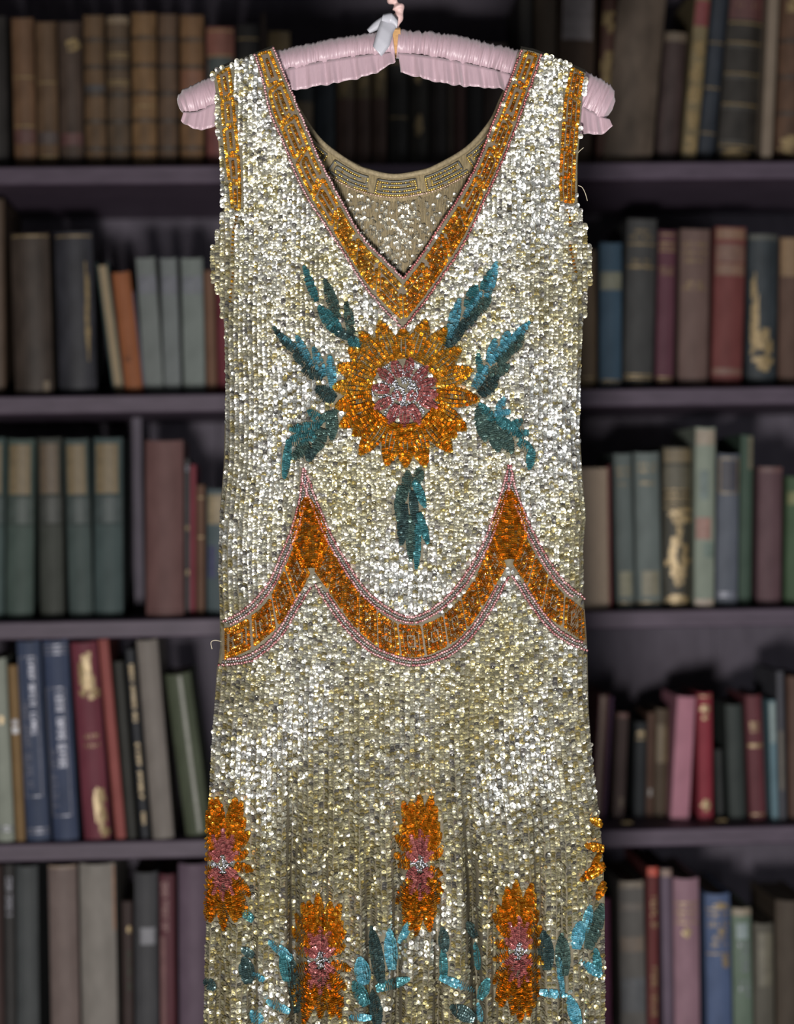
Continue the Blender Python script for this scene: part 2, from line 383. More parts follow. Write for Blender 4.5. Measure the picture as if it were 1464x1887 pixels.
# second shelf, right
B(1, (1060, 1100), (1062, 1102), 460, D2, (118, 98, 76), 'tan-spined book half hidden by the right underarm of the dress', R2, [('lines', (.07, .1))])
B(1, (1106, 1147), (1105, 1146), 447, D2 - .01, (66, 92, 112), 'blue cloth book with a cream band, second shelf', R2, [('label', .68, .8, (132, 132, 112)), ('lines', (.05, .07)), ('text', .74, 3, -.35, .35, 7, cover_mat((80, 90, 96), False))])
B(1, (1156, 1212), (1148, 1203), 403, D2, (66, 66, 66), 'tall charcoal book with gilt title lines, second shelf', R2, [('text', .925, 3, -.25, .25, 6), ('text', .89, 3.5, -.4, .4, 9), ('lines', (.85, .07, .09, .72)), ('text', .75, 4, -.32, .32, 8), ('text', .715, 3, -.38, .38, 9), ('text', .04, 3, -.2, .2, 4)])
B(1, (1214, 1248), (1209, 1240), 424, D2, (98, 54, 68), 'burgundy book with gilt title between charcoal and mauve-brown ones', R2, [('lines', (.97, .92, .87)), ('text', .895, 5, -.42, .42, 7), ('text', .76, 4, -.4, .4, 7), ('text', .73, 4, -.36, .36, 6), ('lines', (.06, .08))])
B(1, (1253, 1311), (1250, 1304), 422, D2, (116, 92, 86), 'mauve-brown book with faded gilt lettering, second shelf', R2, [('text', .9, 5, -.4, .4, 9), ('text', .85, 4, -.44, .44, 9), ('text', .8, 4, -.35, .35, 8), ('text', .66, 5, -.3, .3, 7), ('text', .63, 4, -.4, .4, 9)])
B(1, (1317, 1378), (1312, 1366), 418, D2, (120, 60, 58), 'red book with tan title panels, second shelf', R2, [('label', .92, .985, (146, 108, 84)), ('label', .78, .89, (124, 88, 74)), ('label', .7, .77, (134, 98, 78)), ('label', .09, .13, (124, 84, 70)), ('text', .84, 5, -.4, .4, 9)])
B(1, (1381, 1434), (1374, 1432), 432, D2, (52, 60, 66), 'worn navy-black volume with flaked spine, second shelf', R2, [('blob', -.3, .5, .12, .2), ('blob', 0, .25, .35, .12), ('cap', .96, (80, 82, 76))], True)
B(1, (1437, 1486), (1435, 1482), 437, D2, (98, 72, 60), 'brown book with yellow-tan top panel at right edge, second shelf', R2, [('label', .74, .99, (140, 108, 70))])
# third shelf, left
D3 = 0.055
GL = ('label', .69, .96, (124, 108, 76))
for i, (t0, t1, b0, b1, rgb, lab) in enumerate((
        (-34, 10, -36, 8, (74, 92, 90), 'green set volume with gold panel cut by the left edge'),
        (14, 65, 10, 62, (76, 92, 86), 'green set volume with gold panel, second from the left edge, third shelf'),
        (70, 113, 74, 120, (66, 70, 64), 'browner green set volume in the middle of the gold-panelled row'),
        (118, 164, 128, 172, (74, 88, 86), 'green set volume with gold panel, fourth from the left edge, third shelf'),
        (170, 228, 176, 226, (72, 88, 88), 'widest green set volume with gold panel, beside the shelf divider'))):
    B(2, (t0, t1), (b0, b1), 806 + (i % 2) * 2, D3, rgb, lab, R3, [('label', .69, .965, (128, 110, 78) if i != 2 else (100, 82, 60), -.42, .36), ('label', .53, .67, tuple(c * .84 for c in rgb)), ('text', .6, 6, -.15, .15, 2), ('lines', (.52, .68), cover_mat(tuple(c * .7 for c in rgb), False))])
B(2, (266, 340), (270, 339), 811, D3 - .02, (112, 78, 76), 'broad faded maroon book right of the divider, third shelf', R3, [('lines', (.04,), cover_mat((90, 60, 58), False))])
B(2, (341, 349), (343, 350), 846, D3, (84, 82, 84), 'thin grey spine with silver studs beside the maroon book', R3, [('blob', 0, .56, .3, .015), ('blob', 0, .28, .3, .015), ('lines', (.93, .95), silver_m)])
B(2, (351, 361), (350, 360), 856, D3, (134, 56, 68), 'thin bright red book on the third shelf', R3)
B(2, (363, 377), (362, 378), 893, D3, (110, 78, 60), 'narrow brown book between thin red and blue-labelled ones', R3, [('lines', (.6, .9))])
B(2, (381, 425), (381, 425), 900, D3, (88, 102, 106), 'grey-blue book with cream label partly behind the dress', R3, [('label', .72, .95, (160, 142, 110), -.45, .45), ('text', .83, 4, -.35, .3, 7, cover_mat((90, 80, 90), False)), ('label', .3, .55, (58, 62, 100), -.45, -.1)])
# third shelf, right
B(2, (1050, 1125), (1052, 1130), 858, D3 - .01, (136, 62, 66), 'book turned spine inwards showing cream page edges and red boards', R3, (), False, None, None, None, 'pages', (186, 164, 142))
B(2, (1130, 1165), (1139, 1170), 835, D3, (112, 122, 120), 'narrower of two matching grey-green books with cream foot labels', R3, [('text', .9, 4, -.4, .4, 7), ('text', .86, 4, -.4, .4, 7), ('text', .8, 3, -.3, .3, 5), ('label', .08, .24, (146, 142, 116), -.35, .35), ('lines', (.04,))])
B(2, (1168, 1216), (1175, 1220), 833, D3, (112, 122, 120), 'wider of two matching grey-green books with cream foot labels', R3, [('text', .92, 4, -.4, .4, 8), ('text', .88, 4, -.4, .4, 8), ('text', .8, 4, -.3, .3, 5), ('label', .08, .24, (134, 128, 106), -.3, .4), ('lines', (.04,))])
B(2, (1221, 1277), (1222, 1275), 823, D3, (66, 64, 54), 'black book with ornate gilt flowers and bands, third shelf', R3, [('label', .9, .985, (120, 104, 74)), ('label', .74, .88, (88, 82, 62)), ('lines', (.73, .69, .66, .62)), ('text', .7, 4, -.4, .4, 8), ('blob', .08, .57, .35, .05), ('blob', .05, .48, .1, .1), ('blob', 0, .3, .35, .12), ('blob', .05, .2, .2, .06), ('blob', 0, .05, .4, .03), ('text', .81, 6, -.4, .4, 8)], True)
B(2, (1281, 1320), (1280, 1316), 787, D3 - .02, (152, 162, 148), 'tall pale green floral-covered spine, third shelf', R3, [('label', .38, .5, (170, 128, 116), -.45, .3), ('label', .6, .76, (112, 128, 124), -.3, .15), ('label', .9, .985, (170, 156, 138)), ('label', .0, .05, (188, 172, 156)), ('label', .28, .36, (120, 138, 128), -.1, .45)])
B(2, (1323, 1364), (1320, 1359), 836, D3, (104, 110, 122), 'slate-blue book with a dark framed title label', R3, [('label', .76, .95, (60, 58, 70), -.38, .42), ('frame', -.44, .47, .74, .97), ('text', .88, 4, -.28, .3, 5), ('text', .79, 3, -.15, .2, 3), ('lines', (.07, .09), silver_m)])
B(2, (1366, 1389), (1361, 1384), 801, D3 + .01, (66, 88, 74), 'thin green paperback with pale worn corner, third shelf', R3, [('label', .8, .99, (120, 112, 90), .1, .45)])
B(2, (1396, 1445), (1397, 1438), 860, D3, (104, 76, 82), 'plum-coloured plain book near the right edge, third shelf', R3, [('cap', .96, (118, 82, 80))])
B(2, (1450, 1500), (1447, 1494), 878, D3, (74, 98, 70), 'green book with yellowish band cut by the right edge', R3, [('label', .78, .88, (120, 122, 70))])
# fourth shelf, left
D4 = 0.022
B(3, (-22, 12), (-4, 26), 1212, D4, (158, 164, 152), 'pale green-white book cut by the left edge, fourth shelf', R4, [('blob', 0.1, .66, .2, .02), ('lines', (.06, .08), silver_m)])
B(3, (14, 32), (30, 46), 1225, D4, (142, 112, 72), 'thin golden-tan book with two bright studs, fourth shelf', R4, [('label', .66, .69, (215, 215, 222), -.3, .3), ('label', .61, .65, (235, 235, 240), -.35, .35)])
B(3, (30, 74), (49, 93), 1180, D4, (64, 76, 104), 'blue book with silver downward title, beside the golden-tan one', R4, [('frame', -.46, .3, .22, .92, silver_m), ('vtext', .08, .22, .5, .9, 20, silver_m), ('vtext', -.25, .26, .26, .7, 22, silver_m), ('lines', (.04, .06), silver_m)])
B(3, (79, 124), (97, 147), 1178, D4, (64, 76, 106), 'blue book with silver framed downward title, beside the dark red one', R4, [('frame', -.46, .3, .12, .76, silver_m), ('vtext', .05, .3, .34, .73, 20, silver_m), ('vtext', -.3, .2, .16, .45, 14, silver_m), ('lines', (.93, .95, .97), silver_m)])
B(3, (130, 178), (155, 206), 1182, D4, (120, 52, 68), 'dark red book with a gilt plume ornament, fourth shelf', R4, [('blob', .05, .86, .3, .1), ('blob', .1, .74, .34, .03), ('text', .52, 5, -.2, .35, 5), ('text', .475, 4, -.25, .4, 6), ('blob', .2, .16, .22, .1), ('blob', .3, .04, .15, .03)])
B(3, (180, 200), (214, 232), 1177, D4, (160, 84, 80), 'thin salmon-red book leaning beside the dark red one', R4)
B(3, (208, 228), (236, 252), 1218, D4, (50, 50, 46), 'thin black-green book behind the salmon-red one, fourth shelf', R4)
B(3, (231, 247), (260, 276), 1195, D4, (48, 50, 56), 'thin black book with gilt lettering running down its spine', R4, [('vtext', 0, .5, .6, .92, 16), ('vtext', 0, .5, .2, .5, 12), ('vtext', 0, .4, .06, .14, 4)])
B(3, (249, 292), (283, 320), 1178, D4 - .008, (136, 128, 122), 'rounded grey book leaning left, fourth shelf', R4)
B(3, (302, 352), (344, 390), 1240, D4 + .01, (78, 86, 66), 'olive-green book with whitish edge leaning beside the dress', R4, [('label', .02, .98, (150, 150, 140), .0, .14)])
# fourth shelf, right (standing further back)
D5 = 0.10
B(3, (1104, 1124), (1096, 1108), 1278, D5, (170, 118, 118), 'cream and pink thin book standing right against the dress, fourth shelf', R4, (), False, None, None, 1505, 'pages', (200, 176, 160))
B(3, (1125, 1131), (1110, 1118), 1283, D5, (98, 66, 96), 'thin purple book beside the cream and pink one', R4, (), False, None, None, 1505)
B(3, (1136, 1160), (1130, 1150), 1313, D5, (92, 74, 70), 'small dull brown book beside the thin purple one', R4, [('cap', .95, (134, 92, 84)), ('label', .1, .2, (130, 110, 90), 0, .3)], False, None, None, 1505)
B(3, (1172, 1192), (1168, 1190), 1330, D5, (46, 50, 54), 'small black book with gilt head ornament, fourth shelf', R4, [('blob', 0, .88, .35, .03), ('lines', (.82,))], False, None, None, 1505)
B(3, (1195, 1207), (1191, 1204), 1312, D5, (94, 66, 52), 'very thin brown book between two dark ones, fourth shelf', R4, [('label', .2, .27, (170, 165, 160), -.2, .2)], False, None, None, 1505)
B(3, (1209, 1234), (1206, 1230), 1305, D5, (88, 72, 56), 'brown book with a tarnished gold panel, fourth shelf', R4, [('label', .5, .85, (116, 96, 66), -.4, .4)], False, None, None, 1505)
B(3, (1248, 1284), (1237, 1270), 1283, D5 - .03, (190, 128, 146), 'bright pink book leaning right, fourth shelf', R4, (), False, .0015, None, 1508)
B(3, (1286, 1312), (1287, 1315), 1276, D5 - .03, (150, 46, 62), 'bright red book with gilt tail ornament beside the pink one', R4, [('lines', (.97,)), ('blob', 0, .87, .3, .03), ('blob', 0, .8, .2, .015), ('blob', 0, .11, .3, .04)], False, None, None, 1508)
B(3, (1319, 1331), (1323, 1335), 1380, D5 - .02, (44, 46, 46), 'short thin black booklet beside the bright red book', R4, (), False, None, None, 1512)
B(3, (1336, 1369), (1345, 1376), 1297, D5 - .03, (52, 60, 58), 'dark green-black book left of the dark red one, fourth shelf', R4, (), False, None, None, 1512)
B(3, (1372, 1405), (1385, 1411), 1280, D5 - .04, (106, 50, 58), 'dark red book with gilt title near the right edge, fourth shelf', R4, [('text', .76, 6, -.3, .3, 5), ('text', .72, 5, -.25, .25, 4), ('lines', (.6, .585, .04))], False, None, None, 1515)
B(3, (1417, 1430), (1424, 1436), 1290, D5 - .045, (112, 142, 154), 'thin light blue book near the right edge, fourth shelf', R4, [('label', .64, .98, (150, 168, 168), -.4, .4), ('vtext', 0, .6, .66, .94, 10, cover_mat((84, 112, 124), False))], False, None, None, 1518)
B(3, (1431, 1445), (1438, 1450), 1236, D5 - .05, (78, 78, 86), 'tall thin grey book beside the light blue one', R4, [('label', .2, .6, (100, 90, 74), -.3, .2)], False, None, None, 1518)
B(3, (1451, 1486), (1455, 1490), 1245, D5 - .04, (94, 66, 54), 'reddish brown book cut by the right edge, fourth shelf', R4, (), False, None, None, 1518)
# bottom shelf, left
D6 = 0.03
B(4, (-30, 4), (-24, 8), 1594, D6, (66, 46, 44), 'dark maroon book cut by the left edge, bottom shelf', R5)
B(4, (6, 26), (10, 29), 1592, D6, (54, 52, 52), 'black book with whitish downward lettering, bottom shelf', R5, [('vtext', 0, .55, .76, .94, 14, silver_m)])
B(4, (28, 70), (31, 73), 1594, D6, (78, 82, 84), 'slate-grey book beside the white-lettered black one', R5)
B(4, (88, 142), (94, 148), 1593, D6 - .01, (128, 112, 108), 'mauve-grey book, narrower of two pale ones, bottom shelf', R5, [('cap', .985, (160, 138, 122))])
B(4, (145, 213), (151, 218), 1590, D6 - .015, (148, 142, 136), 'broad pale grey book with frayed tan edge, bottom shelf', R5, [('label', .7, .99, (176, 132, 104), .43, .485)])
B(4, (224, 244), (227, 246), 1660, D6, (62, 46, 44), 'short dark red-black book between pale and charcoal ones', R5, [('blob', .2, .84, .2, .02), ('vtext', .15, .4, .5, .72, 8, cover_mat((58, 74, 58), False))])
B(4, (247, 291), (249, 293), 1606, D6, (72, 72, 76), 'charcoal book with small white label, bottom shelf', R5, [('label', .655, .735, (138, 138, 146), -.25, .38), ('lines', (.7,), cover_mat((60, 60, 64), False))])
B(4, (294, 322), (295, 325), 1610, D6, (96, 48, 58), 'maroon book with pale lettering running down, bottom shelf', R5, [('vtext', -.15, .4, .72, .96, 16, mottled('label_paper', lin((176, 140, 136), KB), .6, .1, 100)), ('label', .1, .7, (136, 96, 96), -.45, -.15)])
B(4, (328, 386), (330, 388), 1590, D6 - .01, (106, 88, 104), 'broad purple-grey book beside the skirt, bottom shelf', R5)
# bottom shelf, right
B(4, (1098, 1124), (1100, 1128), 1655, D6 + .02, (152, 84, 118), 'magenta book half behind the skirt, bottom shelf', R5)
B(4, (1139, 1187), (1145, 1192), 1622, D6, (124, 120, 116), 'grey banded book with frayed top, bottom shelf', R5, [('cap', .96, (160, 146, 130)), ('label', .62, .7, (140, 124, 110)), ('label', .84, .88, (134, 124, 116)), ('label', .3, .48, (112, 114, 118))])
B(4, (1193, 1213), (1194, 1214), 1597, D6, (110, 46, 46), 'dark red book with bright orange-red head, bottom shelf', R5, [('cap', .955, (214, 84, 60)), ('vtext', .1, .5, .25, .5, 12), ('vtext', .1, .5, .68, .85, 8)])
B(4, (1217, 1239), (1224, 1242), 1600, D6, (110, 94, 112), 'narrow grey-violet book left of the rosy mauve one', R5, [('cap', .96, (150, 124, 112))])
B(4, (1241, 1288), (1243, 1292), 1617, D6 - .01, (158, 122, 136), 'rosy mauve book with gilt bands and drop, bottom shelf', R5, [('lines', (.87, .82, .765)), ('text', .845, 4, -.4, .4, 9), ('text', .795, 4, -.36, .36, 8), ('blob', 0, .715, .16, .025)])
B(4, (1299, 1345), (1303, 1351), 1645, D6, (86, 104, 142), 'blue book with gilt title, bottom shelf', R5, [('blob', .1, .93, .25, .02), ('text', .875, 5, -.4, .45, 8), ('text', .82, 6, -.4, .45, 8), ('blob', .15, .78, .15, .02), ('text', .74, 6, -.2, .45, 6), ('text', .7, 4, -.3, .45, 7), ('lines', (.65, .91)), ('blob', .25, .6, .12, .035)])
B(4, (1348, 1385), (1353, 1388), 1672, D6, (112, 130, 114), 'pale green book with whitish lettering, bottom shelf', R5, [('cap', .95, (158, 144, 124)), ('label', .8, .9, (150, 166, 168), -.3, .3), ('vtext', .05, .5, .42, .78, 9, silver_m)])
B(4, (1389, 1426), (1391, 1428), 1700, D6, (96, 92, 82), 'short grey-olive book near the right edge, bottom shelf', R5, [('label', .55, .93, (112, 106, 88), -.3, .4)])
B(4, (1429, 1490), (1431, 1492), 1657, D6, (76, 64, 52), 'plain dark brown book at the right edge, bottom shelf', R5)
# small brass markers on the fourth shelf edge
for (px_, py_), lab in (((1155, 1507), 'small tarnished brass tag on the fourth shelf nearest the dress'), ((1330, 1513), 'small tarnished brass tag on the fourth shelf before the dark green book')):
    u, z = pix(px_, py_, 0.05)
    P = B0 + E * u + N * 0.05
    v, f = bevel_box(-0.006, 0.006, -0.004, 0.004, 0, 0.003, 0.001)
    o = mesh_obj('brass_tag', v, f, gold_m); o.location = (P[0], P[1], SHELF[3]); o.rotation_euler = (0, 0, YAW)
    o['label'] = lab; o['category'] = 'tag'; o['group'] = 'brass tags on the fourth shelf'

# ================================================================== the dress
def interp(pts, key=1):
    a = np.array(pts, float); a = a[np.argsort(a[:, key])]
    xs = a[:, key]; ys = a[:, 1 - key]
    return lambda q: np.interp(q, xs, ys)

LEFT = interp([(503, 88), (480, 98), (430, 116), (393, 133), (399, 180), (404, 250), (409, 330), (413, 385), (408, 410), (396, 450),
               (387, 490), (396, 520), (406, 550), (414, 600), (416, 700), (413, 850), (405, 950), (403, 1050), (405, 1130), (406, 1200),
               (400, 1230), (392, 1350), (385, 1480), (382, 1600), (379, 1750), (375, 1887), (368, 2130)])
RIGHT = interp([(960, 90), (985, 95), (1030, 112), (1080, 134), (1074, 180), (1068, 250), (1064, 300), (1064, 370), (1075, 410), (1086, 460),
                (1090, 495), (1082, 545), (1074, 600), (1070, 700), (1069, 800), (1076, 900), (1081, 950), (1075, 1010), (1076, 1100),
                (1083, 1195), (1085, 1300), (1092, 1400), (1103, 1490), (1110, 1560), (1115, 1650), (1115, 1887), (1122, 2130)])
VN_L = [(503, 88), (535, 164), (563, 232), (590, 297), (624, 362), (665, 433), (703, 473), (743, 512)]
VN_R = [(960, 90), (954, 100), (935, 164), (905, 239), (881, 300), (847, 362), (816, 410), (778, 468), (743, 512)]
INL = interp(VN_L + [(747, 900), (752, 2130)]); INR = interp(VN_R + [(747, 900), (752, 2130)])
BN_L = interp([(505, 88), (520, 140), (548, 196), (590, 256), (650, 300), (690, 315), (727, 321), (747, 900), (752, 2130)])
BN_R = interp([(958, 90), (945, 140), (925, 180), (905, 222), (862, 270), (800, 306), (765, 316), (727, 321), (747, 900), (752, 2130)])

def sstep(a, b, x):
    t = np.clip((x - a) / (b - a), 0, 1); return t * t * (3 - 2 * t)

VALLEYS = [(405, 403, 6, 5, 1500), (468, 466, 8, 7, 1450), (535, 545, 10, 12, 1270), (600, 598, 6, 5, 1350), (672, 685, 9, 10, 1400),
           (731, 733, 7, 8, 1400), (808, 806, 8, 10, 1450), (853, 884, 9, 14, 1300), (909, 912, 6, 5, 1400), (990, 993, 9, 11, 1290),
           (1036, 1036, 5, 6, 1400), (1073, 1076, 6, 5, 1450)]
_ph = rng.uniform(0, 6.28, 12)
def yfront(px, py):
    px = np.asarray(px, float); py = np.asarray(py, float)
    L = LEFT(np.maximum(py, 600)); R = RIGHT(np.maximum(py, 600))
    u = np.clip(2 * (px - L) / (R - L) - 1, -1.0, 1.0)
    dome = np.sqrt(np.clip(1 - np.abs(u) ** 2.6, 0, 1))
    low = sstep(380, 600, py)
    y = -0.024 + low * (0.022 - 0.020 * dome)
    # gentle slack in the bodice, folds in the skirt
    y = y + 0.0012 * np.sin(px / 19 + _ph[0] + 0.8 * np.sin(py / 130)) + 0.001 * np.sin(px / 41 + py / 210 + _ph[1])
    sk = sstep(1180, 1520, py)
    y = y + sk * (0.0036 * np.sin(px / 7.4 + _ph[2] + .5 * np.sin(py / 300)) + .002 * np.sin(px / 12.7 + _ph[3])) * (.3 + .7 * dome)
    for (xa, xb, w, d, ys) in VALLEYS:
        xc = xa + (xb - xa) * (py - 1400) / 487.0
        y = y + d * 0.001 * sstep(ys, ys + 420, py) * np.exp(-((px - xc) / w) ** 2) * (0.6 + 0.4 * dome) * 2.3
    return y

def surf(px, py, lift=0.0):
    """point and outward normal of the dress front"""
    px = np.asarray(px, float); py = np.asarray(py, float)
    P = at(px, py, yfront(px, py))
    a = at(px + 1, py, yfront(px + 1, py)) - at(px - 1, py, yfront(px - 1, py))
    b = at(px, py + 1, yfront(px, py + 1)) - at(px, py - 1, yfront(px, py - 1))
    n = np.cross(a, b); n /= np.linalg.norm(n, axis=-1, keepdims=True)
    n = np.where(n[..., 1:2] > 0, -n, n)
    return P + n * np.asarray(lift)[..., None], n

DL = (0.0, 0.0, at(740, 2130, 0)[2])
dress = empty('dress', DL, 'sleeveless silver sequinned vintage dress with amber bands and flowers on the pink hanger', 'dress')

cloth_m = mottled('beige_net', lin((88, 82, 66), 1.0), 0.75, 0.2, 300, (1, 1, 1), 0.4)
inside_m = mottled('net_inside', lin((150, 134, 100), .62), 0.75, 0.35, 160, (6, 1, 0.6), 0.5)

def half_grid(fa, fb, y0, y1, ny, nx, Y, name, mat):
    rows = np.concatenate([np.linspace(y0, 140, 12)[:-1], np.linspace(140, y1, ny)])
    U = np.linspace(0, 1, nx)
    py = np.repeat(rows[:, None], nx, 1); A = fa(rows)[:, None]; Bq = fb(rows)[:, None]
    px = A + (Bq - A) * U[None, :]
    P = Y(px, py).reshape(-1, 3)
    n = len(rows); idx = np.arange(n * nx).reshape(n, nx)
    F = np.stack([idx[:-1, :-1], idx[1:, :-1], idx[1:, 1:], idx[:-1, 1:]], -1).reshape(-1, 4)
    return P, F
def both(*gs):
    V = []; F = []; o = 0
    for p, f in gs: V.append(p); F.append(f + o); o += len(p)
    return np.concatenate(V), np.concatenate(F)
Yf = lambda px, py: surf(px, py)[0]
def yback(px, py):
    L = LEFT(np.maximum(py, 600)); R = RIGHT(np.maximum(py, 600))
    u = np.clip(2 * (px - L) / (R - L) - 1, -1, 1); dome = np.sqrt(np.clip(1 - np.abs(u) ** 2.6, 0, 1))
    low = sstep(380, 600, py)
    low = sstep(190, 430, py)
    return 0.024 * (1 - low) + low * (0.001 - 0.008 * dome * (1 - sstep(480, 620, py)) + 0.022 * dome * sstep(560, 800, py)) + 0.001 * np.sin(px / 30)
Yb = lambda px, py: at(px, py, yback(px, py))
V, F = both(half_grid(LEFT, INL, 88, 2130, 400, 190, Yf, '', None), half_grid(INR, RIGHT, 90, 2130, 400, 190, Yf, '', None))
mesh_obj('front_panel', V, F, cloth_m, dress, True, loc=DL)
V, F = both(half_grid(lambda q: LEFT(q) - 2 * (q < 420), BN_L, 88, 2130, 120, 30, Yb, '', None), half_grid(BN_R, lambda q: RIGHT(q) + 1 * (q < 420), 90, 2130, 120, 30, Yb, '', None))
mesh_obj('back_panel', V, F, inside_m, dress, True, loc=DL)
# shoulder seams over the hanger
for pts in ([(503, 88), (480, 98), (430, 116), (393, 133)], [(960, 90), (985, 95), (1030, 112), (1080, 134)]):
    xs = np.linspace(pts[0][0], pts[-1][0], 16); ys = np.interp(xs, [p[0] for p in sorted(pts)], [p[1] for p in sorted(pts)])
    V = []; F = []
    for i, (x, y) in enumerate(zip(xs, ys)):
        a = yfront(x, y); b = yback(x, y)
        for k in range(7):
            t = k / 6; V.append(at(x, y - 5 * math.sin(math.pi * t), a + (b - a) * t))
    for i in range(15):
        for k in range(6): q = i * 7 + k; F.append((q, q + 1, q + 8, q + 7))
    mesh_obj('shoulder_seam', V, F, cloth_m, dress, True, loc=DL)

# ---------- sequins and beads
NS = 8
_th = np.arange(NS) * 2 * math.pi / NS
def seq_mesh(P, n, t, r, cup=0.30, hole=0.26):
    """cupped sequins: centres P, facing n, in-plane tangent t, radii r"""
    N_ = len(P)
    n = n / np.linalg.norm(n, axis=1, keepdims=True)
    a = t - (t * n).sum(1, keepdims=True) * n; a /= np.linalg.norm(a, axis=1, keepdims=True); b = np.cross(n, a)
    rr = np.asarray(r).reshape(-1, 1, 1) * np.ones((N_, 1, 1))
    ring = np.cos(_th)[None, :, None] * a[:, None, :] + np.sin(_th)[None, :, None] * b[:, None, :]
    out = P[:, None, :] + rr * ring
    inn = P[:, None, :] + rr * hole * ring - rr * cup * n[:, None, :]
    V = np.concatenate([out, inn], 1).reshape(-1, 3)
    base = (np.arange(N_) * 2 * NS)[:, None, None]
    i = np.arange(NS); j = (i + 1) % NS
    q = np.stack([i, j, j + NS, i + NS], -1)[None]
    F = (base + q).reshape(-1, 4)
    return V, F

def bead_mesh(P, r, ax):
    """little round beads"""
    N_ = len(P); ax = ax / np.linalg.norm(ax, axis=1, keepdims=True)
    a = np.cross(ax, np.array([0.1, 0.9, 0.2])); a /= np.linalg.norm(a, axis=1, keepdims=True); b = np.cross(ax, a)
    k = 6; th = np.arange(k) * 2 * math.pi / k
    ring = np.cos(th)[None, :, None] * a[:, None, :] + np.sin(th)[None, :, None] * b[:, None, :]
    rr = np.asarray(r).reshape(-1, 1, 1)
    rows = [P[:, None, :] + rr * (s * ring + c * ax[:, None, :]) for s, c in ((.55, -.8), (1.0, -.3), (1.0, .3), (.55, .8))]
    V = np.concatenate(rows, 1).reshape(-1, 3)
    i = np.arange(k); j = (i + 1) % k
    q = np.concatenate([np.stack([i + m * k, j + m * k, j + (m + 1) * k, i + (m + 1) * k], -1) for m in range(3)])[None]
    F = ((np.arange(N_) * 4 * k)[:, None, None] + q).reshape(-1, 4)
    return V, F, 4 * k

MASK = np.zeros((2200, 1464), bool)
_yy, _xx = np.mgrid[-8:9, -8:9]
def mark(px, py, r):
    k = (_xx ** 2 + _yy ** 2) <= r * r
    for x, y in zip(px, py):
        xi, yi = int(x), int(y)
        if 8 <= xi < 1455 and 8 <= yi < 2190: MASK[yi - 8:yi + 9, xi - 8:xi + 9] |= k

silver_seq_m = attr_mat('silver_sequin', 0.86, 0.33, 0.6)
amber_m = attr_mat('amber_sequin', 0.85, 0.27, 0.7, 0.3)
teal_m = attr_mat('teal_sequin', 0.6, 0.34, 0.6, 0.2)
pink_m = attr_mat('pink_bead', 0.5, 0.32, 0.6, 0.3)
grey_m = attr_mat('grey_bead', 0.7, 0.35, 0.6)

def pal(pair, n, bias=None):
    a, b = np.array(pair[0]), np.array(pair[1])
    t = rng.beta(1.2, 1.6, n) if bias is None else np.clip(bias + rng.normal(0, .18, n), 0, 1)
    return (a + (b - a) * t[:, None]) * rng.uniform(.82, 1.15, (n, 1))

AMBER_HI = (lin((196, 136, 20)), lin((255, 220, 104)))
AMBER = (lin((184, 114, 12)), lin((252, 202, 72)))
AMBER_DK = (lin((168, 100, 8)), lin((246, 188, 62)))
TEALB = (lin((70, 140, 158)), lin((140, 200, 216)))
TEAL = (lin((52, 106, 112)), lin((94, 158, 166)))
TEALD = (lin((66, 90, 88)), lin((104, 130, 122)))
TEALK = (lin((52, 72, 74)), lin((82, 106, 106)))
ROSE = (lin((132, 68, 70)), lin((184, 116, 112)))
PINKC = (lin((150, 104, 106)), lin((206, 164, 166)))

